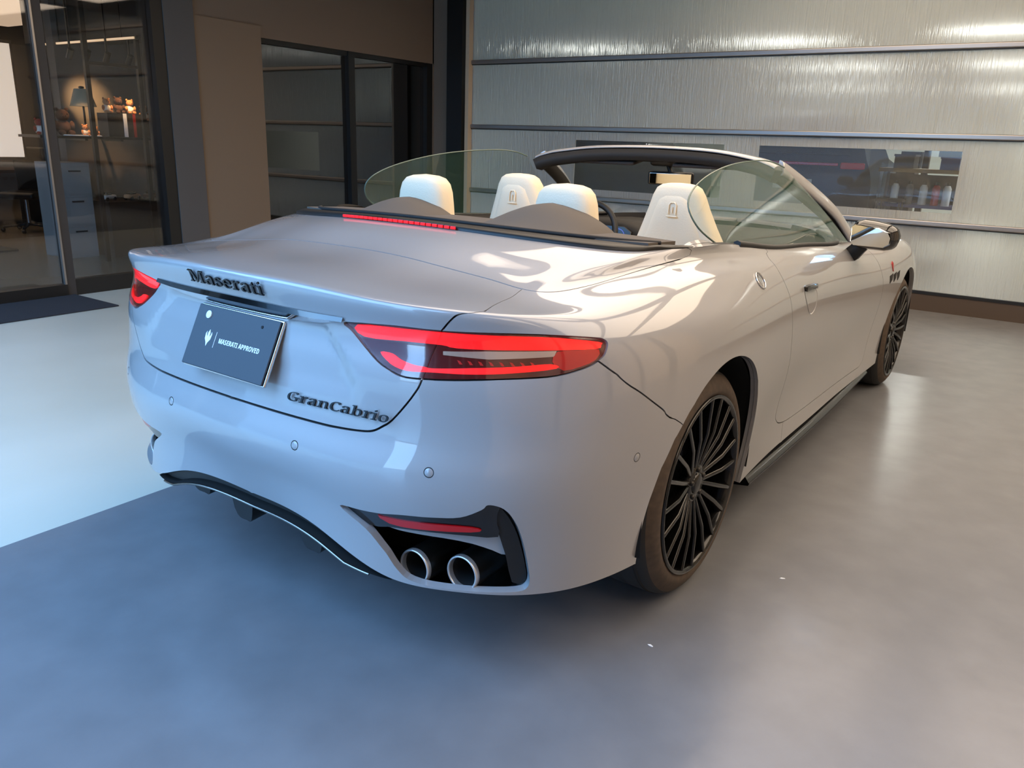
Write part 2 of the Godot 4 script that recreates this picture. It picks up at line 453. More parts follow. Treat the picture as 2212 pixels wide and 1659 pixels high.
# right half of the body skin: columns run from the middle of the tail round the corner and along the side to the nose,
# rows from the lower edge up over the shoulder to the rim of the cabin (car axes: x right, y up, z to the rear, origin under the rear axle)
const GRID := [
	[Vector3(0, 0.385, 0.93), Vector3(0, 0.49, 0.968), Vector3(0, 0.6, 0.995), Vector3(0, 0.667, 0.972), Vector3(0, 0.83, 0.948), Vector3(0, 0.925, 0.934), Vector3(0, 1.003, 0.957), Vector3(0, 1.0065, 0.9405), Vector3(0, 1.032, 0.575), Vector3(0, 1.067, 0.445), Vector3(0, 1.092, 0.315)],
	[Vector3(0.28, 0.376, 0.943), Vector3(0.28, 0.49, 0.963), Vector3(0.28, 0.605, 0.985), Vector3(0.28, 0.667, 0.962), Vector3(0.28, 0.83, 0.94), Vector3(0.28, 0.924, 0.927), Vector3(0.28, 0.999, 0.943), Vector3(0.2758, 1.0025, 0.9265), Vector3(0.26, 1.026, 0.58), Vector3(0.255, 1.0615, 0.435), Vector3(0.25, 1.087, 0.29)],
	[Vector3(0.5, 0.3, 0.915), Vector3(0.5, 0.45, 0.932), Vector3(0.505, 0.605, 0.947), Vector3(0.505, 0.667, 0.926), Vector3(0.5, 0.83, 0.912), Vector3(0.49, 0.928, 0.898), Vector3(0.49, 0.984, 0.908), Vector3(0.4826, 0.988, 0.892), Vector3(0.43, 1.007, 0.565), Vector3(0.425, 1.048, 0.4025), Vector3(0.42, 1.079, 0.24)],
	[Vector3(0.645, 0.29, 0.858), Vector3(0.655, 0.45, 0.875), Vector3(0.66, 0.605, 0.887), Vector3(0.66, 0.67, 0.87), Vector3(0.655, 0.83, 0.855), Vector3(0.64, 0.93, 0.845), Vector3(0.635, 0.975, 0.852), Vector3(0.6255, 0.9795, 0.835), Vector3(0.55, 0.994, 0.56), Vector3(0.545, 1.038, 0.375), Vector3(0.54, 1.072, 0.19)],
	[Vector3(0.765, 0.285, 0.775), Vector3(0.775, 0.45, 0.795), Vector3(0.782, 0.605, 0.808), Vector3(0.782, 0.67, 0.795), Vector3(0.77, 0.83, 0.778), Vector3(0.745, 0.93, 0.77), Vector3(0.73, 0.966, 0.775), Vector3(0.719, 0.97, 0.757), Vector3(0.617, 0.986, 0.56), Vector3(0.616, 1.0315, 0.3525), Vector3(0.615, 1.067, 0.145)],
	[Vector3(0.845, 0.278, 0.67), Vector3(0.86, 0.45, 0.685), Vector3(0.868, 0.605, 0.695), Vector3(0.868, 0.67, 0.685), Vector3(0.856, 0.83, 0.672), Vector3(0.828, 0.92, 0.668), Vector3(0.8, 0.953, 0.662), Vector3(0.765, 0.963, 0.63), Vector3(0.672, 0.983, 0.545), Vector3(0.671, 1.028, 0.3225), Vector3(0.67, 1.063, 0.1)],
	[Vector3(0.893, 0.268, 0.53), Vector3(0.912, 0.45, 0.53), Vector3(0.922, 0.605, 0.533), Vector3(0.923, 0.67, 0.533), Vector3(0.914, 0.82, 0.528), Vector3(0.888, 0.9, 0.526), Vector3(0.852, 0.942, 0.522), Vector3(0.808, 0.963, 0.505), Vector3(0.713, 0.986, 0.462), Vector3(0.7115, 1.028, 0.261), Vector3(0.71, 1.06, 0.06)],
	[Vector3(0.91, 0.25, 0.375), Vector3(0.936, 0.45, 0.37), Vector3(0.951, 0.605, 0.367), Vector3(0.953, 0.67, 0.365), Vector3(0.945, 0.8, 0.361), Vector3(0.922, 0.88, 0.36), Vector3(0.882, 0.936, 0.357), Vector3(0.838, 0.966, 0.345), Vector3(0.738, 0.999, 0.27), Vector3(0.7365, 1.0335, 0.15), Vector3(0.735, 1.058, 0.03)],
	[Vector3(0.928, 0.22, 0), Vector3(0.955, 0.45, 0), Vector3(0.97, 0.62, 0), Vector3(0.974, 0.71, 0), Vector3(0.967, 0.8, 0), Vector3(0.944, 0.88, 0), Vector3(0.904, 0.937, 0), Vector3(0.862, 0.978, 0), Vector3(0.77, 1.018, 0.05), Vector3(0.7635, 1.0415, 0.02), Vector3(0.757, 1.055, -0.01)],
	[Vector3(0.915, 0.22, -0.36), Vector3(0.938, 0.45, -0.36), Vector3(0.955, 0.62, -0.36), Vector3(0.96, 0.71, -0.36), Vector3(0.955, 0.795, -0.36), Vector3(0.936, 0.868, -0.36), Vector3(0.902, 0.932, -0.36), Vector3(0.864, 0.972, -0.36), Vector3(0.792, 1.014, -0.335), Vector3(0.7885, 1.027, -0.34), Vector3(0.785, 1.04, -0.345)],
	[Vector3(0.9, 0.22, -0.75), Vector3(0.906, 0.42, -0.75), Vector3(0.931, 0.6, -0.75), Vector3(0.937, 0.7, -0.75), Vector3(0.936, 0.78, -0.75), Vector3(0.922, 0.85, -0.75), Vector3(0.897, 0.907, -0.75), Vector3(0.868, 0.945, -0.75), Vector3(0.826, 0.978, -0.75), Vector3(0.813, 0.986, -0.75), Vector3(0.8, 0.994, -0.75)],
	[Vector3(0.898, 0.215, -1.25), Vector3(0.893, 0.42, -1.25), Vector3(0.914, 0.59, -1.25), Vector3(0.921, 0.69, -1.25), Vector3(0.92, 0.77, -1.25), Vector3(0.908, 0.832, -1.25), Vector3(0.886, 0.883, -1.25), Vector3(0.862, 0.918, -1.25), Vector3(0.826, 0.948, -1.25), Vector3(0.813, 0.955, -1.25), Vector3(0.8, 0.962, -1.25)],
	[Vector3(0.895, 0.21, -1.75), Vector3(0.889, 0.42, -1.75), Vector3(0.91, 0.575, -1.75), Vector3(0.919, 0.675, -1.75), Vector3(0.918, 0.748, -1.75), Vector3(0.907, 0.806, -1.75), Vector3(0.886, 0.855, -1.75), Vector3(0.862, 0.888, -1.75), Vector3(0.828, 0.92, -1.75), Vector3(0.814, 0.927, -1.75), Vector3(0.8, 0.934, -1.75)],
	[Vector3(0.9, 0.205, -2.2), Vector3(0.898, 0.42, -2.2), Vector3(0.92, 0.57, -2.2), Vector3(0.932, 0.665, -2.2), Vector3(0.931, 0.738, -2.2), Vector3(0.916, 0.798, -2.2), Vector3(0.888, 0.845, -2.2), Vector3(0.85, 0.88, -2.2), Vector3(0.77, 0.915, -2.2), Vector3(0.61, 0.935, -2.225), Vector3(0.45, 0.955, -2.25)],
	[Vector3(0.91, 0.205, -2.6), Vector3(0.925, 0.42, -2.6), Vector3(0.938, 0.57, -2.6), Vector3(0.946, 0.66, -2.6), Vector3(0.943, 0.735, -2.6), Vector3(0.922, 0.805, -2.6), Vector3(0.885, 0.853, -2.6), Vector3(0.83, 0.885, -2.6), Vector3(0.69, 0.905, -2.6), Vector3(0.345, 0.9225, -2.6), Vector3(0, 0.94, -2.6)],
	[Vector3(0.91, 0.205, -2.93), Vector3(0.93, 0.42, -2.93), Vector3(0.942, 0.57, -2.93), Vector3(0.948, 0.66, -2.93), Vector3(0.942, 0.735, -2.93), Vector3(0.918, 0.808, -2.93), Vector3(0.878, 0.855, -2.93), Vector3(0.82, 0.882, -2.93), Vector3(0.66, 0.89, -2.93), Vector3(0.33, 0.9025, -2.94), Vector3(0, 0.915, -2.95)],
	[Vector3(0.895, 0.205, -3.3), Vector3(0.918, 0.42, -3.3), Vector3(0.926, 0.56, -3.3), Vector3(0.924, 0.64, -3.3), Vector3(0.91, 0.712, -3.3), Vector3(0.88, 0.775, -3.3), Vector3(0.835, 0.818, -3.3), Vector3(0.77, 0.845, -3.3), Vector3(0.6, 0.858, -3.3), Vector3(0.3, 0.8665, -3.3), Vector3(0, 0.875, -3.3)],
	[Vector3(0.8, 0.205, -3.62), Vector3(0.83, 0.4, -3.62), Vector3(0.838, 0.53, -3.6), Vector3(0.832, 0.6, -3.58), Vector3(0.812, 0.665, -3.56), Vector3(0.775, 0.72, -3.54), Vector3(0.725, 0.755, -3.53), Vector3(0.65, 0.78, -3.52), Vector3(0.45, 0.8, -3.52), Vector3(0.225, 0.8075, -3.535), Vector3(0, 0.815, -3.55)],
	[Vector3(0.45, 0.205, -3.86), Vector3(0.47, 0.38, -3.88), Vector3(0.47, 0.48, -3.87), Vector3(0.465, 0.54, -3.85), Vector3(0.45, 0.6, -3.82), Vector3(0.43, 0.65, -3.79), Vector3(0.4, 0.68, -3.77), Vector3(0.36, 0.7, -3.75), Vector3(0.25, 0.73, -3.72), Vector3(0.125, 0.745, -3.72), Vector3(0, 0.76, -3.72)],
	[Vector3(0, 0.205, -3.94), Vector3(0, 0.38, -3.96), Vector3(0, 0.47, -3.95), Vector3(0, 0.53, -3.93), Vector3(0, 0.58, -3.9), Vector3(0, 0.62, -3.87), Vector3(0, 0.65, -3.85), Vector3(0, 0.67, -3.83), Vector3(0, 0.7, -3.8), Vector3(0, 0.7125, -3.785), Vector3(0, 0.725, -3.77)],
]
# ---------- the body skin as a smooth surface, cut into panels ----------
const NS := 14
const NT := 8
var FS := 0
var FT := 0
var SP := PackedVector3Array()
var SN := PackedVector3Array()

func spline(X: PackedFloat32Array, Y: Array, x: PackedFloat32Array) -> Array:
	var n := X.size()
	var h := []
	for i in n - 1:
		h.append(X[i + 1] - X[i])
	var cp := []
	var dp := []
	cp.resize(n); dp.resize(n)
	cp[0] = 0.0; dp[0] = Vector3.ZERO
	for i in range(1, n - 1):
		var b: Vector3 = 6.0 * ((Y[i + 1] - Y[i]) / h[i] - (Y[i] - Y[i - 1]) / h[i - 1])
		var m: float = 2.0 * (h[i - 1] + h[i]) - h[i - 1] * cp[i - 1]
		cp[i] = h[i] / m
		dp[i] = (b - h[i - 1] * dp[i - 1]) / m
	var M := []
	M.resize(n)
	M[n - 1] = Vector3.ZERO
	for i in range(n - 2, -1, -1):
		M[i] = dp[i] - cp[i] * M[i + 1]
	var out := []
	var k := 0
	for q in x:
		while k < n - 2 and q > X[k + 1]:
			k += 1
		var a: float = (X[k + 1] - q) / h[k]
		var b2: float = (q - X[k]) / h[k]
		out.append(a * Y[k] + b2 * Y[k + 1] + ((a * a * a - a) * M[k] + (b2 * b2 * b2 - b2) * M[k + 1]) * h[k] * h[k] / 6.0)
	return out

func make_skin() -> void:
	var nc := GRID.size()
	var nr: int = GRID[0].size()
	FS = (nc - 1) * NS
	FT = (nr - 1) * NT
	var rows := []
	var flip := Vector3(-1, 1, 1)
	for r in nr:
		var P := [GRID[2][r] * flip, GRID[1][r] * flip]
		for c in nc:
			P.append(GRID[c][r])
		P.append(GRID[nc - 2][r] * flip); P.append(GRID[nc - 3][r] * flip)
		var X := PackedFloat32Array([0.0])
		for i in P.size() - 1:
			X.append(X[i] + maxf(P[i].distance_to(P[i + 1]), 0.001))
		var x := PackedFloat32Array()
		for i in nc - 1:
			for k in NS:
				x.append(lerpf(X[i + 2], X[i + 3], float(k) / NS))
		x.append(X[nc + 1])
		rows.append(spline(X, P, x))
	SP.resize((FS + 1) * (FT + 1))
	SN.resize((FS + 1) * (FT + 1))
	for c in FS + 1:
		var P := []
		var X := PackedFloat32Array([0.0])
		for r in nr:
			P.append(rows[r][c])
			if r:
				X.append(X[r - 1] + maxf(P[r - 1].distance_to(P[r]), 0.001))
		var x := PackedFloat32Array()
		for i in nr - 1:
			for k in NT:
				x.append(lerpf(X[i], X[i + 1], float(k) / NT))
		x.append(X[nr - 1])
		var o := spline(X, P, x)
		for t in FT + 1:
			SP[c * (FT + 1) + t] = o[t]
	# shallow sunk field round the number plate, with slanting edges
	for c in int(1.9 * NS):
		for t in range(3 * NT, 5 * NT + 1):
			var sc := float(c) / NS
			var tr := float(t) / NT
			var edge := lerpf(1.78, 1.12, (tr - 3.4) / 1.6)
			var d := 0.011 * clampf((edge - sc) / 0.14, 0.0, 1.0) * smoothstep(3.42, 3.75, tr) * (1.0 - smoothstep(4.72, 4.98, tr))
			SP[c * (FT + 1) + t] -= Vector3(0, 0.1, 1.0) * d
	for c in FS + 1:
		for t in FT + 1:
			var ds := SP[mini(c + 1, FS) * (FT + 1) + t] - SP[maxi(c - 1, 0) * (FT + 1) + t]
			if c == 0 or c == FS:
				ds = Vector3(ds.x, 0, 0)
			var dt := SP[c * (FT + 1) + mini(t + 1, FT)] - SP[c * (FT + 1) + maxi(t - 1, 0)]
			SN[c * (FT + 1) + t] = dt.cross(ds).normalized() * -1.0 if false else ds.cross(dt).normalized()
	# outward on the side means +x
	var k0 := 8 * NS * (FT + 1) + 3 * NT
	if SN[k0].x < 0:
		for i in SN.size():
			SN[i] = -SN[i]

# fine-grid units: s * NS, t * NT
func at_skin(q: Vector2) -> Array:
	var i := clampi(int(floor(q.x)), 0, FS - 1)
	var j := clampi(int(floor(q.y)), 0, FT - 1)
	var a := clampf(q.x - i, 0, 1)
	var b := clampf(q.y - j, 0, 1)
	var k := i * (FT + 1) + j
	var k2 := k + FT + 1
	return [SP[k].lerp(SP[k2], a).lerp(SP[k + 1].lerp(SP[k2 + 1], a), b), SN[k].lerp(SN[k2], a).lerp(SN[k + 1].lerp(SN[k2 + 1], a), b).normalized()]
func skin(s: float, t: float, off := 0.0) -> Vector3:
	var r := at_skin(Vector2(s * NS, t * NT))
	return r[0] + r[1] * off
func skin_n(s: float, t: float) -> Vector3:
	return at_skin(Vector2(s * NS, t * NT))[1]

# smooth curve through (s, t) points, in fine-grid units; closed or open
func curve(pts: Array, closed := false, n := 6) -> PackedVector2Array:
	var out := PackedVector2Array()
	var m := pts.size()
	for i in (m if closed else m - 1):
		var p0: Vector2 = pts[(i - 1 + m) % m] if closed or i > 0 else pts[0]
		var p1: Vector2 = pts[i]
		var p2: Vector2 = pts[(i + 1) % m]
		var p3: Vector2 = pts[(i + 2) % m] if closed or i + 2 < m else pts[m - 1]
		for k in n:
			out.append(p1.cubic_interpolate(p2, p0, p3, float(k) / n) * Vector2(NS, NT))
	if not closed:
		out.append(pts[m - 1] * Vector2(NS, NT))
	return out
func dense(poly: PackedVector2Array, step := 0.5) -> PackedVector2Array:
	var out := PackedVector2Array()
	for i in poly.size():
		var a := poly[i]
		var b := poly[(i + 1) % poly.size()]
		var n := maxi(1, int(ceil(a.distance_to(b) / step)))
		for k in n:
			out.append(a.lerp(b, float(k) / n))
	return out
# moves the outline inwards by g metres on the skin; the middle of the car and the rim stay
func inset(poly: PackedVector2Array, g: float) -> PackedVector2Array:
	var sg := -1.0 if Geometry2D.is_polygon_clockwise(poly) else 1.0
	var out := PackedVector2Array()
	var n := poly.size()
	for i in n:
		var q := poly[i]
		if q.x < 0.01 or q.x > FS - 0.01:
			var nx := poly[(i + 1) % n]
			var pv := poly[(i - 1 + n) % n]
			var c_next := absf(nx.x - q.x) < 0.01
			var c_prev := absf(pv.x - q.x) < 0.01
			if c_next != c_prev:
				var dy := signf((nx if c_next else pv).y - q.y)
				var len_ := maxf((at_skin(q + Vector2(0, dy))[0] as Vector3).distance_to(at_skin(q)[0]), 0.002)
				q.y += dy * g / len_
			out.append(q)
			continue
		var e := (poly[(i + 1) % n] - poly[(i - 1 + n) % n])
		var d := Vector2(-e.y, e.x).normalized() * sg
		var a: Vector3 = at_skin(q + d * 0.5)[0]
		var b: Vector3 = at_skin(q - d * 0.5)[0]
		out.append(q + d * (g / maxf(a.distance_to(b), 0.002)))
	return out

func inside(p: Vector2, poly: PackedVector2Array) -> bool:
	var n := 0
	for d in [Vector2(0.0137, 0.0071), Vector2(-0.0219, 0.0113), Vector2(0.0053, -0.0311)]:
		n += int(Geometry2D.is_point_in_polygon(p + d, poly))
	return n > 1

# the piece of the skin inside the outline, lifted by off, with edges folded in by fold metres
func panel(outline: PackedVector2Array, holes := [], off := 0.0, fold := 0.02, gap := 0.0018, tilt := 0.0) -> MB:
	var b := MB.new()
	var poly := dense(outline)
	if gap != 0.0:
		poly = inset(poly, gap)
	var lo := Vector2(1e9, 1e9)
	var hi := -lo
	var edge := {}
	var rims := [poly]
	for h in holes:
		rims.append(dense(h))
	for r in rims:
		for i in r.size():
			var p: Vector2 = r[i]
			var p2: Vector2 = r[(i + 1) % r.size()]
			for k in 4:
				var q := p.lerp(p2, k / 4.0)
				edge[Vector2i(int(floor(q.x)), int(floor(q.y)))] = true
				edge[Vector2i(int(floor(q.x - 0.02)), int(floor(q.y - 0.02)))] = true
				edge[Vector2i(int(floor(q.x + 0.02)), int(floor(q.y + 0.02)))] = true
	for p in poly:
		lo = lo.min(p); hi = hi.max(p)
	for i in range(maxi(0, int(lo.x)), mini(FS, int(hi.x) + 1)):
		for j in range(maxi(0, int(lo.y)), mini(FT, int(hi.y) + 1)):
			if not edge.has(Vector2i(i, j)):
				var mid := Vector2(i + 0.5, j + 0.5)
				if not inside(mid, poly):
					continue
				var skip := false
				for h in holes:
					if inside(mid, h):
						skip = true
				if skip:
					continue
				var k := i * (FT + 1) + j
				var k2 := k + FT + 1
				b.quad(SP[k] + SN[k] * off, SP[k2] + SN[k2] * off, SP[k2 + 1] + SN[k2 + 1] * off, SP[k + 1] + SN[k + 1] * off, SN[k], SN[k2], SN[k2 + 1], SN[k + 1])
			else:
				var cell := PackedVector2Array([Vector2(i, j), Vector2(i + 1, j), Vector2(i + 1, j + 1), Vector2(i, j + 1)])
				var bits := Geometry2D.intersect_polygons(cell, poly)
				for h in holes:
					var left: Array[PackedVector2Array] = []
					for q in bits:
						for w in Geometry2D.clip_polygons(q, h):
							if not Geometry2D.is_polygon_clockwise(w):
								left.append(w)
					bits = left
				for q in bits:
					var idx := Geometry2D.triangulate_polygon(q)
					if idx.is_empty():
						for k4 in range(1, q.size() - 1):
							idx.append_array(PackedInt32Array([0, k4, k4 + 1]))
					for k3 in idx.size() / 3:
						var A := at_skin(q[idx[k3 * 3]]); var B := at_skin(q[idx[k3 * 3 + 1]]); var C := at_skin(q[idx[k3 * 3 + 2]])
						b.tri(A[0] + A[1] * off, B[0] + B[1] * off, C[0] + C[1] * off, A[1], B[1], C[1])
	if fold > 0.0:
		for r in rims.size():
			var rim: PackedVector2Array = rims[r]
			var sg := -1.0 if Geometry2D.is_polygon_clockwise(rim) else 1.0
			if r > 0:
				sg = -sg
			for i in rim.size():
				var p := rim[i]
				var p2 := rim[(i + 1) % rim.size()]
				if p.x < 0.01 and p2.x < 0.01 or p.x > FS - 0.01 and p2.x > FS - 0.01:
					continue
				if p.y < -0.001 and p2.y < -0.001:
					continue
				var A := at_skin(p); var B := at_skin(p2)
				var o: Vector3 = (B[0] - A[0]).cross(A[1]) * sg
				b.flat(A[0] + A[1] * off, B[0] + B[1] * off, B[0] + B[1] * (off - fold), A[0] + A[1] * (off - fold), o)
	return b
func both(b: MB) -> MB:
	return MB.new().add(b).add(b.mirror())
# ---------- the car ----------
var M := {}
var car: Node3D
func V2(a: Array) -> Array:
	var o := []
	for i in a.size() / 2:
		o.append(Vector2(a[i * 2], a[i * 2 + 1]))
	return o
func pieces(poly: PackedVector2Array, hole: PackedVector2Array) -> PackedVector2Array:
	var best := PackedVector2Array()
	var size := 0.0
	for q in Geometry2D.clip_polygons(poly, hole):
		var a := 0.0
		for i in q.size():
			a += q[i].cross(q[(i + 1) % q.size()])
		if absf(a) > size:
			size = absf(a); best = q
	return best
func common(poly: PackedVector2Array, other: PackedVector2Array) -> PackedVector2Array:
	var best := PackedVector2Array()
	var size := 0.0
	for q in Geometry2D.intersect_polygons(poly, other):
		var a := 0.0
		for i in q.size():
			a += q[i].cross(q[(i + 1) % q.size()])
		if absf(a) > size:
			size = absf(a); best = q
	return best
func circle_on_side(z0: float, y0: float, r: float) -> PackedVector2Array:
	return PackedVector2Array()

func build_car() -> void:
	make_skin()
	car = thing("convertible_car", "open-top grey white convertible with cream seats and black multi-spoke wheels", "car", Vector3.ZERO, -0.01743)
	var K := Vector2(NS, NT)
	var lid_side := curve(V2([1.30, 3.035, 1.648, 3.06, 1.84, 3.098, 1.978, 3.208, 2.116, 3.336, 2.383, 3.667, 2.531, 3.94, 2.643, 4.45, 2.81, 4.962, 3.089, 5.75, 3.38, 6.2, 3.63, 7.2, 3.94, 7.67, 4.057, 8.0]))
	var light := curve(V2([1.439, 4.936, 1.60, 4.965, 1.788, 4.987, 2.16, 5.02, 2.81, 4.995, 3.77, 4.99, 4.78, 5.01, 5.426, 4.988, 5.589, 4.945, 5.629, 4.847, 5.564, 4.651, 5.469, 4.482, 5.188, 4.253, 4.656, 4.084, 3.925, 4.04, 2.998, 3.97, 2.592, 3.946, 2.208, 3.953, 1.949, 4.103, 1.709, 4.485, 1.532, 4.806]), true, 4)
	var arch := curve(V2([6.97, -0.6, 6.86, 0.161, 6.80, 0.516, 6.823, 0.875, 6.93, 1.281, 7.047, 1.693, 7.155, 2.134, 7.288, 2.81, 7.445, 3.183, 7.62, 3.404, 7.807, 3.533, 8.0, 3.554, 8.196, 3.458, 8.385, 3.237, 8.563, 2.902, 8.723, 2.471, 8.862, 1.963, 8.974, 1.631, 9.053, 1.262, 9.1, 0.901, 9.115, 0.593, 9.1, 0.283, 9.06, -0.6]), false, 3)
	var front_arch := curve(V2([13.937, -0.6, 13.894, 0.299, 13.88, 0.604, 13.894, 0.91, 13.937, 1.295, 14.008, 1.693, 14.122, 2.088, 14.264, 2.605, 14.427, 3.025, 14.608, 3.393, 14.801, 3.621, 15.0, 3.706, 15.177, 3.646, 15.349, 3.446, 15.51, 3.113, 15.657, 2.692, 15.784, 2.165, 15.886, 1.729, 15.96, 1.313, 16.007, 0.91, 16.023, 0.606, 16.007, 0.3, 15.961, -0.6]), false, 3)
	var duct := curve(V2([1.446, 1.021, 1.81, 1.174, 2.281, 1.281, 2.763, 1.314, 3.209, 1.362, 3.549, 1.513, 3.65, 1.60, 3.838, 1.569, 3.983, 1.458, 4.117, 1.226, 4.226, 0.877, 4.321, 0.466, 4.349, 0.27, 4.304, 0.151, 4.154, 0.095, 3.688, 0.075, 3.002, 0.065, 2.406, 0.10, 2.166, 0.247, 1.976, 0.515, 1.768, 0.80]), true, 4)
	var door_rear := curve(V2([9.875, 10.0, 9.875, 9.4, 9.84, 8.4, 9.70, 7.4, 9.65, 6.5, 9.673, 5.63, 9.732, 4.78, 9.786, 3.759, 9.916, 2.504, 10.03, 1.619, 10.04, 1.159, 10.025, 0.79, 10.088, 0.60, 10.245, 0.466, 10.621, 0.38, 11.677, 0.305, 12.8, 0.262, 13.05, 0.30, 13.17, 0.55, 13.25, 1.7, 13.17, 3.2, 13.0, 4.65, 12.85, 7.0, 12.7, 10.0]))
	var seam := curve(V2([5.30, 4.46, 5.40, 4.36, 5.782, 3.946, 6.262, 3.645, 6.766, 3.288, 6.9, 3.14, 7.04, 2.99, 7.161, 2.62, 7.26, 2.3, 7.5, 1.9]))

	# trunk lid
	var lid := PackedVector2Array([Vector2(0, 3.03) * K, Vector2(0.7, 3.03) * K])
	lid.append_array(lid_side)
	for i in 9:
		lid.append(Vector2(lerpf(4.0, 0.0, i / 8.0), 8.0) * K)
	var lid_cut := pieces(lid, light)
	var lid_part := part("trunk_lid", both(panel(lid_cut, [], 0.0, 0.02, 0.0028)), M.paint, car)
	# tonneau cover behind the cabin
	var ton := PackedVector2Array()
	for i in 17:
		ton.append(Vector2(i * 0.5, 8.0) * K)
	ton.append_array([Vector2(8.2, 8.02) * K, Vector2(8.33, 8.25) * K, Vector2(8.33, 8.8) * K, Vector2(8.2, 9.65) * K, Vector2(0, 9.65) * K])
	part("tonneau_cover", both(panel(ton)), M.paint, car)
	# rear bumper
	var bum := PackedVector2Array([Vector2(0, 0) * K, Vector2(0, 3.03) * K, Vector2(0.7, 3.03) * K])
	for q in lid_side:
		if q.y < 4.4 * NT:
			bum.append(q)
	bum.append(Vector2(2.66, 4.5) * K)
	bum.append(Vector2(5.0, 4.6) * K)
	bum.append_array(seam)
	bum.append_array([Vector2(7.6, 1.75) * K, Vector2(7.6, 0) * K])
	var bum_cut := pieces(pieces(bum, light), arch)
	var bumper := part("rear_bumper", both(panel(bum_cut, [duct], 0.0, 0.022, 0.0024)), M.paint, car)
	# quarter panels
	var qp := PackedVector2Array([Vector2(2.66, 4.5) * K])
	for q in lid_side:
		if q.y > 4.55 * NT:
			qp.append(q)
	for i in range(9, 17):
		qp.append(Vector2(i * 0.5, 8.0) * K)
	qp.append_array([Vector2(8.2, 8.02) * K, Vector2(8.33, 8.25) * K, Vector2(8.33, 8.8) * K, Vector2(8.2, 9.65) * K, Vector2(8.2, 10.0) * K])
	for q in door_rear:
		if q.x < 10.3 * NS and q.y > 0.44 * NT:
			qp.append(q)
	qp.append_array([Vector2(10.3, 0.44) * K, Vector2(10.3, 0) * K, Vector2(7.6, 0) * K, Vector2(7.6, 1.75) * K])
	for i in range(seam.size() - 1, -1, -1):
		qp.append(seam[i])
	qp.append(Vector2(5.0, 4.6) * K)
	var qp_cut := pieces(pieces(qp, light), arch)
	var quarter := panel(qp_cut, [], 0.0, 0.025)
	var qr := part("quarter_panel", quarter, M.paint, car)
	part("quarter_panel", quarter.mirror(), M.paint, car)
	# doors
	var dp := door_rear.duplicate()
	for i in 5:
		dp.append(Vector2(lerpf(12.2, 10.2, i / 4.0), 10.0) * K)
	var door := panel(dp)
	var door_r := part("door", door, M.paint, car)
	var door_l := part("door", door.mirror(), M.paint, car)
	# sills
	var sp := PackedVector2Array([Vector2(10.3, 0) * K, Vector2(10.3, 0.44) * K])
	for q in door_rear:
		if q.x > 10.35 * NS and q.y < 0.29 * NT or q.x > 10.35 * NS and q.x < 12.9 * NS and q.y < 0.5 * NT:
			sp.append(q)
	sp.append_array([Vector2(13.1, 0.25) * K, Vector2(13.1, 0) * K])
	var sill := panel(sp, [], 0.0, 0.03, 0.001)
	part("sill", sill, M.paint, car)
	part("sill", sill.mirror(), M.paint, car)
	# front wings, bonnet and nose
	var fp := PackedVector2Array([Vector2(13.1, 0) * K])
	var up := []
	for q in door_rear:
		if q.x > 12.69 * NS and q.y > 0.27 * NT:
			up.append(q)
	fp.append_array(PackedVector2Array(up))
	fp.append_array([Vector2(12.8, 10) * K, Vector2(12.9, 9.0) * K, Vector2(13.1, 8.0) * K, Vector2(15, 8.0) * K, Vector2(17, 8.0) * K, Vector2(17, 0) * K])
	var wing := panel(pieces(fp, front_arch), [], 0.0, 0.025)
	var wing_r := part("front_wing", wing, M.paint, car)
	part("front_wing", wing.mirror(), M.paint, car)
	var hood := PackedVector2Array([Vector2(12.9, 10) * K, Vector2(12.95, 9.0) * K, Vector2(13.15, 8.05) * K, Vector2(17, 8.05) * K, Vector2(19, 8.05) * K, Vector2(19, 10) * K])
	part("bonnet", both(panel(hood)), M.paint, car)
	part("front_bumper", both(panel(PackedVector2Array([Vector2(17, 0) * K, Vector2(19, 0) * K, Vector2(19, 8.05) * K, Vector2(17, 8.05) * K]))), M.paint, car)
	# dark structure under the panels
	var under := PackedVector2Array([Vector2(0, 0) * K, Vector2(19, 0) * K, Vector2(19, 10) * K, Vector2(0, 10) * K])
	var u2 := pieces(pieces(under, arch), front_arch)
	part("body_shell", both(panel(u2, [duct], -0.012, 0.0, 0.0)), M.black, car)

	# tail lamps
	var li := common(light, lid)
	var lo_ := pieces(light, lid)
	var bars := {
		"up": curve(V2([1.60, 4.93, 2.24, 4.955, 2.81, 4.952, 3.757, 4.932, 4.767, 4.954, 5.488, 4.891, 5.513, 4.807, 5.406, 4.70, 4.706, 4.664, 3.715, 4.652, 2.996, 4.655, 2.791, 4.70, 2.225, 4.706, 1.685, 4.695]), true, 3),
		"lo": curve(V2([1.90, 4.40, 2.06, 4.40, 2.192, 4.293, 2.376, 4.21, 2.544, 4.188, 2.669, 4.17, 3.225, 4.240, 3.927, 4.300, 4.54, 4.347, 4.639, 4.240, 3.925, 4.160, 3.226, 4.098, 2.652, 4.074, 2.292, 4.047, 2.041, 4.160]), true, 3),
		"white": curve(V2([2.807, 4.570, 3.472, 4.617, 4.678, 4.646, 4.612, 4.515, 3.509, 4.448, 2.807, 4.490]), true, 1),
		"end": curve(V2([4.701, 4.632, 5.075, 4.658, 5.451, 4.69, 5.359, 4.422, 5.086, 4.262, 4.767, 4.185, 4.576, 4.399]), true, 2),
	}
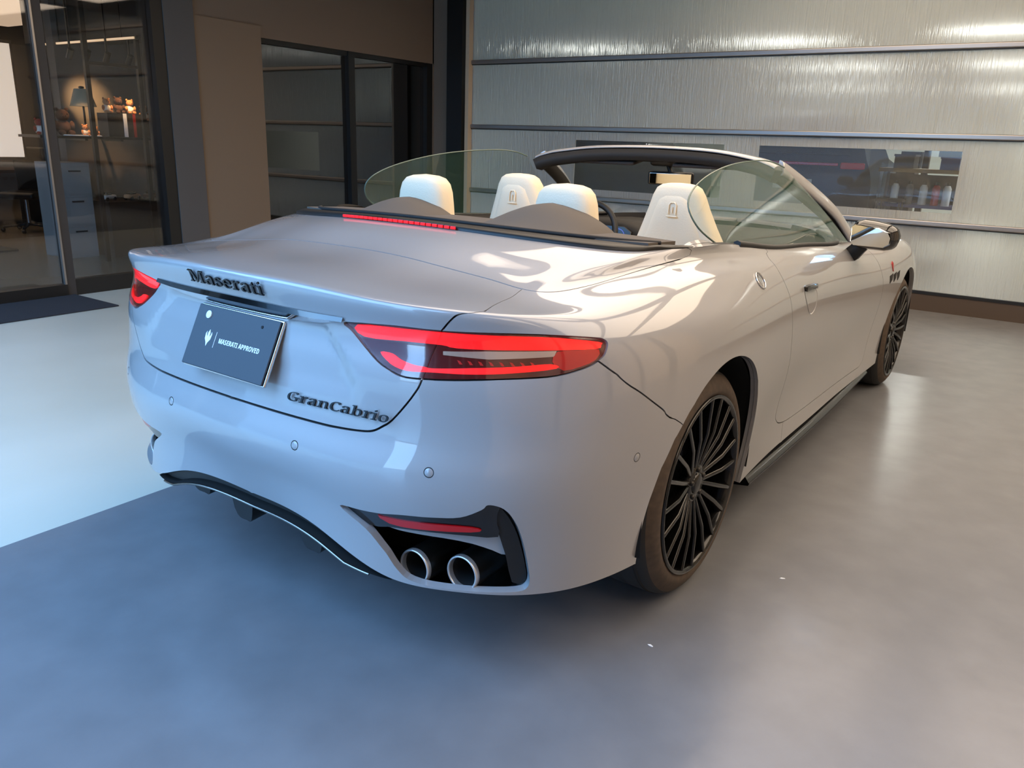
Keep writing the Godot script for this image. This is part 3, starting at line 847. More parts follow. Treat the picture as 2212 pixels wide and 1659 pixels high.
	for side in 2:
		var lamp := sub("tail_lamp", car)
		lamp.set_meta("label", "wrap-round red tail lamp with two lit light bars")
		var flip := func(b: MB) -> MB: return b if side == 0 else b.mirror()
		for half in [li, lo_]:
			part("housing", flip.call(panel(half, [], -0.006, 0.012, 0.001)), M.lamp_dark, lamp)
			for k in ["up", "lo"]:
				var q := common(bars[k], half)
				if q.size() > 2:
					part("light_bar", flip.call(panel(q, [], -0.003, 0.003, 0.0)), M.lamp_red, lamp)
			part("lens", flip.call(panel(half, [], 0.001, 0.006, 0.0015)), M.lens, lamp)
		part("white_reflector", flip.call(panel(common(bars.white, lo_), [], -0.003, 0.003, 0.0)), M.lamp_white, lamp)
		part("end_reflector", flip.call(panel(bars.end, [], -0.003, 0.003, 0.0)), M.lamp_reflect, lamp)
		for i in 8:
			var s0 := 3.0 + i * 0.17
			var q := PackedVector2Array([Vector2(s0, 4.40) * K, Vector2(s0 + 0.05, 4.38) * K, Vector2(s0 + 0.09, 4.31) * K, Vector2(s0 + 0.04, 4.31) * K])
			part("lamp_fin", flip.call(panel(q, [], -0.004, 0.002, 0.0)), M.lamp_reflect, lamp)

	# chrome strip under the tail edge, and the shadow gap above it
	var st := MB.new()
	var gapm := MB.new()
	var rows := [[], [], []]
	var grow := [[], []]
	for i in 41:
		var s := lerpf(-1.44, 1.44, i / 40.0)
		var a := absf(s)
		var sx := Vector3(signf(s) if s != 0 else 1.0, 1, 1)
		var w := 0.24 * (1.0 - pow(a / 1.46, 2.2)) + 0.01
		rows[0].append(skin(a, 5.0, 0.010) * sx)
		rows[1].append(skin(a, 5.0 - w * 0.5, 0.0065) * sx)
		rows[2].append(skin(a, 5.0 - w, 0.003) * sx)
		grow[0].append(skin(a, 5.10, 0.002) * sx)
		grow[1].append(skin(a, 5.0, 0.0102) * sx)
	st.grid(rows)
	part("chrome_strip", st, M.chrome, lid_part, "bright chrome strip")
	gapm.grid(grow)
	part("strip_gap", gapm, M.gloss_black, lid_part)

	# number plate
	var pl := sub("number_plate", car)
	pl.set_meta("label", "dark number plate with white lettering")
	var pt := aim(Vector3(0, 0.817, 0.964), Vector3(0, 0.436, 0.9), Vector3.UP)
	var b := MB.new()
	b.rbox(Vector3(0.33, 0.165, 0.006), 0.003, pt)
	part("plate", b, M.plate, pl)
	b = MB.new()
	b.rbox(Vector3(0.336, 0.172, 0.010), 0.004, pt * Transform3D(Basis(), Vector3(0.001, 0.001, -0.009)))
	part("plate_rim", b, M.chrome, pl)
	b = MB.new()
	b.rbox(Vector3(0.22, 0.10, 0.03), 0.004, pt * Transform3D(Basis(), Vector3(0, 0, -0.028)))
	part("bracket", b, M.black, pl)
	text("lettering", "MASERATI APPROVED", 0.0175, pt * Transform3D(Basis(), Vector3(0.040, -0.003, 0.0032)), M.white_print, pl, "Droid Sans", 700, 0.0, 0.0006, Vector2(0.92, 1.0))
	b = MB.new()
	b.box(Vector3(-0.0585, -0.024, 0.003), Vector3(-0.0572, 0.018, 0.0036), pt)
	part("rule", b, M.white_print, pl)
	# trident mark: a leaf of three prongs on a short shaft
	var tr := pt * Transform3D(Basis().scaled(Vector3.ONE * 0.9), Vector3(-0.088, -0.002, 0.0036))
	b = MB.new()
	b.prism(trident(0.05), 0.0006, tr)
	part("trident_mark", b, M.white_print, pl)
	b = MB.new()
	b.lathe([Vector2(0.0, 0.0105), Vector2(0.003, 0.0105), Vector2(0.003, 0.0105), Vector2(0.004, 0.009), Vector2(0.004, 0.0)], pt * Transform3D(Basis(Vector3.UP, -PI / 2), Vector3(-0.112, 0.058, 0.003)), 20)
	part("bolt_cap", b, M.white_print, pl, "white bolt cap")
	b = MB.new()
	b.lathe([Vector2(0.0, 0.004), Vector2(0.0015, 0.004), Vector2(0.002, 0.0)], pt * Transform3D(Basis(Vector3.UP, -PI / 2), Vector3(0.105, 0.058, 0.003)), 12)
	part("bolt_hole", b, M.black, pl)

	# script lettering on the lid
	var e0 := skin(0.0, 5.52, 0.002)
	text("script_lettering", "Maserati", 0.072, aim(e0 + Vector3(-0.012, -0.002, 0), skin_n(0, 5.45)) * Transform3D(Basis(Vector3.BACK, 0.0), Vector3.ZERO), M.badge, lid_part, "Droid Serif", 400, 0.25, 0.004, Vector2(1.0, 0.70))
	var g0 := skin(1.38, 3.34, 0.002)
	text("model_lettering", "GranCabrio", 0.058, aim(g0, skin_n(1.42, 3.36)), M.badge, lid_part, "Droid Serif", 400, 0.35, 0.004, Vector2(0.96, 0.54))

	# parking sensors
	for q in [[2.731, 2.094], [0.926, 2.077], [6.268, 1.97]]:
		for sx in [1, -1]:
			var t := aim(skin(q[0], q[1], -0.0005), skin_n(q[0], q[1]))
			b = MB.new()
			b.lathe([Vector2(0.0, 0.0125), Vector2(0.0006, 0.0122), Vector2(0.0006, 0.0105), Vector2(-0.0006, 0.0103)], t * Transform3D(Basis(Vector3.UP, -PI / 2), Vector3.ZERO), 20)
			var sb := MB.new()
			sb.lathe([Vector2(0.0, 0.0103), Vector2(0.0008, 0.0095), Vector2(0.0012, 0.0)], t * Transform3D(Basis(Vector3.UP, -PI / 2), Vector3.ZERO), 20)
			part("sensor_ring", b if sx > 0 else b.mirror(), M.black, bumper)
			part("parking_sensor", sb if sx > 0 else sb.mirror(), M.paint, bumper)

	ducts(duct)
	lower_rear()
	for w in [[0.93, 0.355, 0.0, true], [0.935, 0.333, -2.929, false]]:
		for sx in [1, -1]:
			wheel(w[0], w[1], w[2], w[3], sx)
	wells()
	glasshouse(door_r, door_l)
	cabin()
	side_details(qr, door_r, wing_r)

func trident(h: float) -> PackedVector2Array:
	var k := h / 2.0
	return PackedVector2Array([Vector2(0, -1) * k, Vector2(0.17, -0.55) * k, Vector2(0.50, -0.15) * k, Vector2(0.58, 0.45) * k, Vector2(0.44, 0.75) * k, Vector2(0.36, 0.35) * k, Vector2(0.17, 0.1) * k, Vector2(0.2, 0.6) * k, Vector2(0.0, 1.0) * k, Vector2(-0.2, 0.6) * k, Vector2(-0.17, 0.1) * k, Vector2(-0.36, 0.35) * k, Vector2(-0.44, 0.75) * k, Vector2(-0.58, 0.45) * k, Vector2(-0.50, -0.15) * k, Vector2(-0.17, -0.55) * k])

func text(called: String, words: String, height: float, t: Transform3D, m: Material, parent: Node3D, face := "Droid Sans", weight := 400, slant := 0.0, depth := 0.001, stretch := Vector2.ONE) -> MeshInstance3D:
	var f := SystemFont.new()
	f.font_names = PackedStringArray([face])
	f.font_weight = weight
	var tm := TextMesh.new()
	tm.text = words
	tm.font = f
	tm.font_size = 64
	tm.pixel_size = height / 64.0
	tm.depth = depth
	tm.curve_step = 1.0
	tm.horizontal_alignment = HORIZONTAL_ALIGNMENT_CENTER
	tm.vertical_alignment = VERTICAL_ALIGNMENT_CENTER
	var o := put(called, tm, m, parent)
	o.transform = t * Transform3D(Basis(Vector3(stretch.x, 0, 0), Vector3(slant * stretch.y, stretch.y, 0), Vector3(0, 0, 1)), Vector3.ZERO)
	return o

# the air outlets in the rear bumper with the tail pipes
func ducts(duct: PackedVector2Array) -> void:
	var K := Vector2(NS, NT)
	for side in 2:
		var flip := func(b: MB) -> MB: return b if side == 0 else b.mirror()
		var d := sub("exhaust_outlet", car)
		var rim := dense(duct, 0.8)
		var P := []
		var mid := Vector3.ZERO
		for q in rim:
			var r := at_skin(q)
			P.append(r[0] - r[1] * 0.001)
			mid += r[0] / rim.size()
		var push := Vector3(-0.13, -0.10, -0.13)
		var rows := [[], [], [], []]
		for i in P.size() + 1:
			var p: Vector3 = P[i % P.size()]
			var n: Vector3 = at_skin(rim[i % rim.size()])[1]
			rows[0].append(p)
			rows[1].append(p - n * 0.010 + push * 0.06)
			rows[2].append(p + push * 0.5)
			rows[3].append(p + push)
		var b := MB.new()
		b.grid(rows)
		part("tunnel", flip.call(b), M.paint, d)
		b = MB.new()
		for i in P.size():
			b.tri(rows[3][i], rows[3][i + 1], mid + push, Vector3.BACK, Vector3.BACK, Vector3.BACK)
		part("back_plate", flip.call(b), M.black, d)
		var strip := curve(V2([1.43, 1.015, 1.81, 1.17, 2.279, 1.275, 2.761, 1.31, 3.207, 1.355, 3.548, 1.50, 3.658, 1.59, 3.85, 1.56, 3.80, 1.40, 3.79, 1.214, 3.80, 0.982, 3.351, 0.977, 2.872, 0.982, 2.387, 0.974, 2.015, 0.93, 1.773, 0.83]), true, 2)
		part("grille_bar", flip.call(panel(strip, [], -0.014, 0.04, 0.0)), M.gloss_black, d)
		var red := curve(V2([1.923, 1.116, 2.248, 1.133, 2.876, 1.148, 3.359, 1.144, 3.527, 1.105, 3.355, 1.060, 2.554, 1.026, 2.072, 1.026]), true, 2)
		part("red_reflector", flip.call(panel(red, [], -0.010, 0.006, 0.0)), M.reflector, d, "long red reflector")
		var shelf := curve(V2([1.84, 0.86, 2.015, 0.925, 2.387, 0.970, 2.872, 0.978, 3.351, 0.973, 3.80, 0.97, 3.95, 0.608, 3.70, 0.68, 3.345, 0.775, 2.864, 0.83, 2.376, 0.845, 2.117, 0.84]), true, 2)
		part("shelf", flip.call(panel(shelf, [], -0.030, 0.05, 0.0)), M.paint, d)
		var vent := curve(V2([3.74, 1.42, 3.88, 1.45, 4.075, 1.14, 4.215, 0.74, 4.318, 0.34, 4.29, 0.17, 4.05, 0.17, 3.937, 0.608, 3.812, 1.006]), true, 2)
		part("side_vent", flip.call(panel(vent, [], -0.020, 0.05, 0.0)), M.satin_black, d)
		for k in 2:
			# tail pipes: bright rolled rims on dark tubes
			var c: Vector3 = [Vector3(0.537, 0.323, 0.862), Vector3(0.649, 0.325, 0.815)][k]
			var ax := Vector3(0.02, 0.04, 1.0).normalized()
			var t := aim(c, ax) * Transform3D(Basis(Vector3.UP, -PI / 2), Vector3.ZERO)
			var pipe := sub("tail_pipe", car)
			b = MB.new()
			b.lathe([Vector2(-0.22, 0.044), Vector2(-0.03, 0.045), Vector2(-0.008, 0.0455)], t, 40)
			part("tube", flip.call(b), M.dark_steel, pipe)
			b = MB.new()
			b.lathe([Vector2(-0.010, 0.0455), Vector2(0.0, 0.0455), Vector2(0.003, 0.0445), Vector2(0.004, 0.0425), Vector2(0.003, 0.0405), Vector2(0.0, 0.0395), Vector2(-0.012, 0.0385)], t, 40)
			part("rim", flip.call(b), M.pipe_rim, pipe)
			b = MB.new()
			b.lathe([Vector2(-0.011, 0.0387), Vector2(-0.05, 0.038), Vector2(-0.15, 0.037), Vector2(-0.15, 0.0)], t, 32)
			part("bore", flip.call(b), M.soot, pipe)

# diffuser and fins under the tail
func lower_rear() -> void:
	var dif := sub("diffuser", car)
	var rows := [[], [], [], []]
	for i in 61:
		var s := lerpf(-2.0, 2.0, i / 60.0)
		var a := absf(s)
		var sx := Vector3(signf(s) if s != 0 else 1.0, 1, 1)
		var p := skin(a, 0.0)
		var taper := clampf((2.0 - a) / 0.6, 0.0, 1.0)
		rows[0].append((p + Vector3(0, 0.012, -0.032)) * sx)
		rows[1].append((p + Vector3(0, -0.004 - 0.026 * taper, -0.030)) * sx)
		rows[2].append((p + Vector3(0, -0.006 - 0.030 * taper, 0.006 * taper - 0.008)) * sx)
		rows[3].append((p + Vector3(0, -0.010 - 0.036 * taper, -0.30)) * sx)
	var b := MB.new()
	for i in 3:
		b.grid([rows[i], rows[i + 1]])
	part("blade", b, M.satin_black, dif)
	var edge := []
	for i in range(4, 57):
		edge.append(rows[2][i] + Vector3(0, -0.002, 0.001))
	b = MB.new()
	b.sweep(edge, 0.0035, 8)
	part("edge_trim", b, M.satin_metal, dif)
	for q in [[-0.40, 0.83, 0.29, 0.06], [-0.15, 0.86, 0.33, 0.105], [0.15, 0.86, 0.33, 0.105], [0.40, 0.83, 0.29, 0.06]]:
		b = MB.new()
		var x: float = q[0]
		var r0 := []
		for j in 9:
			var z: float = q[1] - 0.035 * j
			var line := []
			for k in 15:
				var u := lerpf(-1.0, 1.0, k / 14.0)
				line.append(Vector3(x + 0.055 * u * (1.0 - 0.30 * sqrt(1.0 - absf(u))), q[2] - q[3] * pow(1.0 - pow(absf(u), 5.0), 0.6) * (1.0 - 0.03 * j), z - 0.012 * (1.0 - u * u)))
			r0.append(line)
		b.grid(r0)
		for k in 14:
			b.tri(Vector3(x, q[2], q[1]), r0[0][k], r0[0][k + 1], Vector3.BACK, Vector3.BACK, Vector3.BACK)
		part("fin", b, M.satin_black, dif)
	b = MB.new()
	b.box(Vector3(-0.60, 0.17, -3.6), Vector3(0.60, 0.27, 0.55))
	b.box(Vector3(-0.84, 0.16, -2.35), Vector3(0.84, 0.24, -0.52))
	part("underbody", b, M.black, car)
	for sx in [1.0, -1.0]:
		var pts := []
		for i in 20:
			var z := lerpf(-0.50, -2.42, i / 19.0)
			pts.append(Vector3(sx * (0.885 - 0.012 * i / 19.0), 0.185 - 0.02 * sin(PI * i / 19.0), z))
		b = MB.new()
		b.sweep(pts, 1.0, 8, Vector3.UP, [Vector2(-0.03, 0.03), Vector2(0.012, 0.02), Vector2(0.03, -0.004), Vector2(0.026, -0.012), Vector2(-0.03, -0.02)])
		part("side_skirt", b, M.gloss_black, car)

func wheel(x: float, y: float, z: float, rear: bool, sx: int) -> void:
	var R := 0.355 if rear else 0.333
	var rr := 0.280 if rear else 0.268
	var wd := 0.29 if rear else 0.26
	var w := sub("wheel", car)
	w.position = Vector3(x * sx, y, z)
	w.rotation.y = 0.0 if sx > 0 else PI
	# local: +x is the outer face at 0
	var b := MB.new()
	b.lathe([Vector2(-wd + 0.01, R - 0.012), Vector2(-wd + 0.03, R - 0.003), Vector2(-wd * 0.75, R), Vector2(-wd * 0.5, R + 0.0), Vector2(-wd * 0.25, R), Vector2(-0.05, R - 0.003), Vector2(-0.035, R - 0.008), Vector2(-0.026, R - 0.016)].map(func(q): return q), Transform3D(), 72)
	for k in 4:
		var xx := -0.06 - k * (wd - 0.11) / 3.0
		b.lathe([Vector2(xx + 0.004, R + 0.0006), Vector2(xx + 0.004, R - 0.004), Vector2(xx - 0.004, R - 0.004), Vector2(xx - 0.004, R + 0.0006)], Transform3D(), 72)
	part("tread", b, M.tread, w)
	b = MB.new()
	b.lathe([Vector2(-0.026, R - 0.016), Vector2(-0.014, R - 0.030), Vector2(-0.006, R - 0.045), Vector2(-0.003, rr + 0.014), Vector2(-0.006, rr + 0.006), Vector2(-0.010, rr - 0.002)], Transform3D(), 72)
	part("sidewall", b, M.sidewall, w)
	b = MB.new()
	b.lathe([Vector2(-0.012, rr + 0.001), Vector2(-0.004, rr + 0.001), Vector2(0.0, rr - 0.003), Vector2(-0.001, rr - 0.010), Vector2(-0.012, rr - 0.016), Vector2(-0.05, rr - 0.022), Vector2(-wd + 0.02, rr - 0.03)], Transform3D(), 72)
	part("rim", b, M.rim, w)
	# twin spokes fanning from the hub
	for i in 10:
		for s in [-1.0, 1.0]:
			var a: float = TAU * i / 10.0 + 0.12
			var a0: float = a + s * 0.10
			var a1: float = a + s * 0.17
			var p0 := Vector3(-0.030, cos(a0) * 0.055, sin(a0) * 0.055)
			var p2 := Vector3(-0.008, cos(a1) * (rr - 0.008), sin(a1) * (rr - 0.008))
			b = MB.new()
			var p1 := p0.lerp(p2, 0.5) + Vector3(0.009, 0, 0)
			b.sweep([p0, p1, p2], 1.0, 6, Vector3.RIGHT, [Vector2(-0.0085, -0.03), Vector2(-0.008, 0.0), Vector2(-0.004, 0.005), Vector2(0.004, 0.005), Vector2(0.008, 0.0), Vector2(0.0085, -0.03)])
			part("spoke", b, M.rim, w)
	b = MB.new()
	b.lathe([Vector2(-0.06, 0.062), Vector2(-0.030, 0.062), Vector2(-0.024, 0.056), Vector2(-0.024, 0.034), Vector2(-0.018, 0.031), Vector2(-0.016, 0.024), Vector2(-0.014, 0.0)], Transform3D(), 32)
	part("hub", b, M.rim, w)
	for i in 5:
		var a := TAU * i / 5.0
		b = MB.new()
		b.lathe([Vector2(-0.03, 0.008), Vector2(-0.018, 0.008), Vector2(-0.016, 0.006), Vector2(-0.016, 0.0)], Transform3D(Basis(), Vector3(0, cos(a) * 0.045, sin(a) * 0.045)), 10)
		part("wheel_bolt", b, M.dark_steel, w)
	b = MB.new()
	b.lathe([Vector2(-0.13, 0.0), Vector2(-0.10, 0.06), Vector2(-0.085, 0.075), Vector2(-0.085, 0.19), Vector2(-0.118, 0.19), Vector2(-0.118, 0.06)], Transform3D(), 40)
	part("brake_disc", b, M.disc, w)
	b = MB.new()
	b.rbox(Vector3(0.06, 0.10, 0.22), 0.02, Transform3D(Basis(Vector3.RIGHT, 0.2), Vector3(-0.085, 0.13, 0.105 * (1 if sx > 0 else -1))))
	part("brake_caliper", b, M.caliper, w)

func wells() -> void:
	for q in [[0.0, 0.36, 0.425], [-2.929, 0.34, 0.40]]:
		for sx in [1.0, -1.0]:
			var b := MB.new()
			var prof := [Vector2(0.0, q[2] - 0.012), Vector2(-0.06, q[2]), Vector2(-0.40, q[2]), Vector2(-0.40, q[2]), Vector2(-0.40, 0.0)]
			b.lathe(prof, Transform3D(Basis(), Vector3(0.925, q[1], q[0])), 40, -PI * 0.56, PI * 0.56)
			part("wheel_well", b if sx > 0 else b.mirror(), M.black, car)
# ---------- windscreen, windows, seats and trim ----------
const HEADER := [Vector3(0.615, 1.268, -1.335), Vector3(0.575, 1.284, -1.342), Vector3(0.50, 1.302, -1.36), Vector3(0.30, 1.327, -1.40), Vector3(0.0, 1.336, -1.42)]
func smooth3(p: Array, n: int) -> Array:
	var out := []
	for i in p.size() - 1:
		for k in n:
			out.append(p[i].cubic_interpolate(p[i + 1], p[maxi(i - 1, 0)], p[mini(i + 2, p.size() - 1)], float(k) / n))
	out.append(p[-1])
	return out
func full_width(p: Array) -> Array:
	var out := p.duplicate()
	for i in range(p.size() - 2, -1, -1):
		out.append(p[i] * Vector3(-1, 1, 1))
	return out
func glasshouse(door_r: Node3D, door_l: Node3D) -> void:
	var top := smooth3(full_width(HEADER), 6)
	var base := smooth3(full_width([Vector3(0.79, 0.915, -2.05), Vector3(0.70, 0.935, -2.14), Vector3(0.45, 0.955, -2.25), Vector3(0.0, 0.965, -2.32)]), 8)
	var m := top.size()
	var rows := []
	for i in m:
		var f := float(i) / (m - 1) * (base.size() - 1)
		var k := mini(int(f), base.size() - 2)
		var q: Vector3 = base[k].lerp(base[k + 1], f - k)
		var line := []
		for j in 11:
			var g := j / 10.0
			line.append(q.lerp(top[i] + Vector3(0, -0.02, -0.02), g) + Vector3(0, 0.02, -0.03) * sin(PI * g))
		rows.append(line)
	var b := MB.new()
	b.grid(rows)
	part("windscreen", b, M.tint_glass, car)
	# header rail and pillars: painted outside, dark inside
	var frame := sub("windscreen_frame", car)
	b = MB.new()
	b.sweep(top, 1.0, 8, Vector3.UP, [Vector2(-0.035, -0.004), Vector2(-0.022, 0.004), Vector2(0.02, 0.004), Vector2(0.045, -0.010), Vector2(0.045, -0.016), Vector2(-0.035, -0.010)])
	part("header_rail", b, M.paint, frame)
	b = MB.new()
	var low := []
	for q in top:
		low.append(q + Vector3(0, -0.030, 0.0))
	b.sweep(low, 1.0, 8, Vector3.UP, [Vector2(-0.045, 0.016), Vector2(0.05, 0.014), Vector2(0.055, -0.02), Vector2(0.02, -0.042), Vector2(-0.04, -0.034)])
	part("header_lining", b, M.lining, frame)
	var pil := smooth3([Vector3(0.80, 0.925, -2.035), Vector3(0.745, 1.052, -1.87), Vector3(0.683, 1.157, -1.65), Vector3(0.632, 1.242, -1.42), Vector3(0.618, 1.256, -1.365)], 6)
	for sx in [1, -1]:
		b = MB.new()
		b.sweep(pil, 1.0, 8, Vector3(1, 0.3, 0), [Vector2(-0.022, 0.002), Vector2(-0.012, 0.010), Vector2(0.03, 0.010), Vector2(0.045, -0.004), Vector2(0.03, -0.012), Vector2(-0.022, -0.010)])
		part("pillar", b if sx > 0 else b.mirror(), M.paint, frame)
		var inner := []
		for q in pil:
			inner.append(q + Vector3(-0.028, -0.018, 0.012))
		b = MB.new()
		b.sweep(inner, 1.0, 8, Vector3(1, 0.3, 0), [Vector2(-0.028, -0.014), Vector2(-0.024, 0.014), Vector2(0.030, 0.016), Vector2(0.030, -0.014)])
		part("pillar_lining", b if sx > 0 else b.mirror(), M.lining, frame)
	for x in [-0.30, 0.30]:
		b = MB.new()
		b.rbox(Vector3(0.40, 0.016, 0.13), 0.007, Transform3D(Basis(Vector3.RIGHT, 0.16), Vector3(x, 1.262, -1.455)))
		part("sun_visor", b, M.visor, car)
	b = MB.new()
	b.rbox(Vector3(0.22, 0.062, 0.03), 0.012, Transform3D(Basis(Vector3.UP, 0.25) * Basis(Vector3.RIGHT, 0.1), Vector3(0.05, 1.19, -1.50)))
	var rv := part("rear_view_mirror", b, M.satin_black, car)
	b = MB.new()
	b.rbox(Vector3(0.20, 0.050, 0.004), 0.0015, Transform3D(Basis(Vector3.UP, 0.25) * Basis(Vector3.RIGHT, 0.1), Vector3(0.054, 1.1885, -1.4845)))
	part("mirror_glass", b, M.mirror_glass, rv)
	b = MB.new()
	b.sweep([Vector3(0.05, 1.20, -1.51), Vector3(0.02, 1.25, -1.53), Vector3(0, 1.285, -1.53)], 0.012, 8)
	b.rbox(Vector3(0.12, 0.05, 0.10), 0.02, Transform3D(Basis(), Vector3(0.0, 1.27, -1.52)))
	part("mirror_stalk", b, M.satin_black, rv)
	# door windows
	var outl := smooth3([Vector3(-0.36, 1.03, 0), Vector3(-0.245, 1.09, 0), Vector3(-0.215, 1.155, 0), Vector3(-0.29, 1.205, 0), Vector3(-0.46, 1.248, 0), Vector3(-0.70, 1.28, 0), Vector3(-1.0, 1.295, 0), Vector3(-1.17, 1.288, 0), Vector3(-1.29, 1.268, 0)], 5)
	for sx in [1.0, -1.0]:
		var line_top := []
		var line_low := []
		for i in outl.size():
			var q: Vector3 = outl[i]
			line_top.append(Vector3((0.79 - 0.45 * (q.y - 0.96)) * sx, q.y, q.x))
		var rws := []
		for j in 7:
			rws.append([])
		for i in line_top.size():
			var p: Vector3 = line_top[i]
			var f := float(i) / (line_top.size() - 1)
			var z := lerpf(-0.36, -1.93, pow(f, 0.9))
			var y := lerpf(1.022, 0.925, pow(f, 0.9))
			var q := Vector3((0.79 - 0.45 * (y - 0.96)) * sx, y, z)
			for j in 7:
				rws[j].append(p.lerp(q, j / 6.0) + Vector3(0.012 * sx * sin(PI * j / 6.0), 0, 0))
		b = MB.new()
		b.grid(rws)
		part("door_window", b, M.tint_glass, door_r if sx > 0 else door_l, "clear raised door glass")
		b = MB.new()
		b.sweep(line_top, 0.0028, 6)
		part("glass_edge", b, M.glass_edge, door_r if sx > 0 else door_l)
		# belt seal
		var bl := []
		for i in 30:
			var s := lerpf(9.3, 12.65, i / 29.0)
			bl.append((skin(s, 10.0) + Vector3(-0.006, 0.004, 0)) * Vector3(sx, 1, 1))
		b = MB.new()
		b.sweep(bl, 1.0, 8, Vector3.UP, [Vector2(-0.012, -0.012), Vector2(-0.012, 0.004), Vector2(0.0, 0.009), Vector2(0.012, 0.004), Vector2(0.012, -0.012)])
		part("belt_seal", b, M.satin_black, door_r if sx > 0 else door_l)
		# exterior mirror
		var mir := sub("door_mirror", car)
		var fl := func(o: MB) -> MB: return o if sx > 0 else o.mirror()
		var mb := MB.new()
		var mt := Transform3D(Basis(Vector3.UP, -0.10) * Basis(Vector3.RIGHT, 0.04), Vector3(0.955, 0.985, -1.76))
		mb.rbox(Vector3(0.215, 0.135, 0.13), 0.06, mt, func(w: Vector3) -> Vector3:
			var k := 1.0 - 0.30 * clampf((w.x + 0.02) / 0.12, 0.0, 1.0) * clampf((w.y + 0.03) / 0.09, 0.0, 1.0)
			return Vector3(w.x, w.y * k, w.z * (1.0 if w.z > 0 else 0.9)))
		part("housing", fl.call(mb), M.gloss_black, mir)
		mb = MB.new()
		mb.prism(PackedVector2Array([Vector2(-0.085, -0.03), Vector2(-0.07, -0.046), Vector2(0.06, -0.046), Vector2(0.085, -0.03), Vector2(0.088, 0.0), Vector2(0.075, 0.022), Vector2(0.03, 0.040), Vector2(-0.07, 0.048), Vector2(-0.086, 0.034)]), 0.01, mt * Transform3D(Basis(), Vector3(0, 0, 0.069)), 0.003)
		part("mirror_glass", fl.call(mb), M.mirror_glass, mir)
		mb = MB.new()
		mb.sweep([Vector3(0.86, 0.885, -1.79), Vector3(0.885, 0.915, -1.785), Vector3(0.915, 0.95, -1.775)], [1.0, 0.9, 0.9], 8, Vector3.BACK, [Vector2(-0.035, -0.03), Vector2(0.035, -0.03), Vector2(0.035, 0.03), Vector2(-0.035, 0.03)])
		part("stalk", fl.call(mb), M.satin_black, mir)

func loft(levels: Array, cx: float, power := 2.6, n := 36) -> MB:
	# levels of [y, half width, z, half depth], stacked into a closed cushion
	var b := MB.new()
	var rows := []
	for L in levels:
		var line := []
		for k in n + 1:
			var a := TAU * k / n
			var c := cos(a)
			var s := sin(a)
			line.append(Vector3(cx + L[1] * signf(c) * pow(absf(c), 2.0 / power), L[0], L[2] + L[3] * signf(s) * pow(absf(s), 2.0 / power)))
		rows.append(line)
	b.grid(rows)
	var e: Array = levels[-1]
	for k in n:
		b.tri(rows[-1][k], rows[-1][k + 1], Vector3(cx, e[0] + 0.002, e[2]), Vector3.UP, Vector3.UP, Vector3.UP)
	# outward normals
	for i in b.v.size():
		var y := b.v[i].y
		var zc := 0.0
		for q in levels.size() - 1:
			if y >= levels[q][0] - 1e-5:
				zc = levels[q][2]
		if b.n[i].dot(Vector3(b.v[i].x - cx, 0.02, b.v[i].z - zc)) < 0:
			b.n[i] = -b.n[i]
	var fixed := MB.new()
	for i in b.v.size() / 3:
		fixed.tri(b.v[i * 3], b.v[i * 3 + 1], b.v[i * 3 + 2], b.n[i * 3], b.n[i * 3 + 1], b.n[i * 3 + 2])
	return fixed

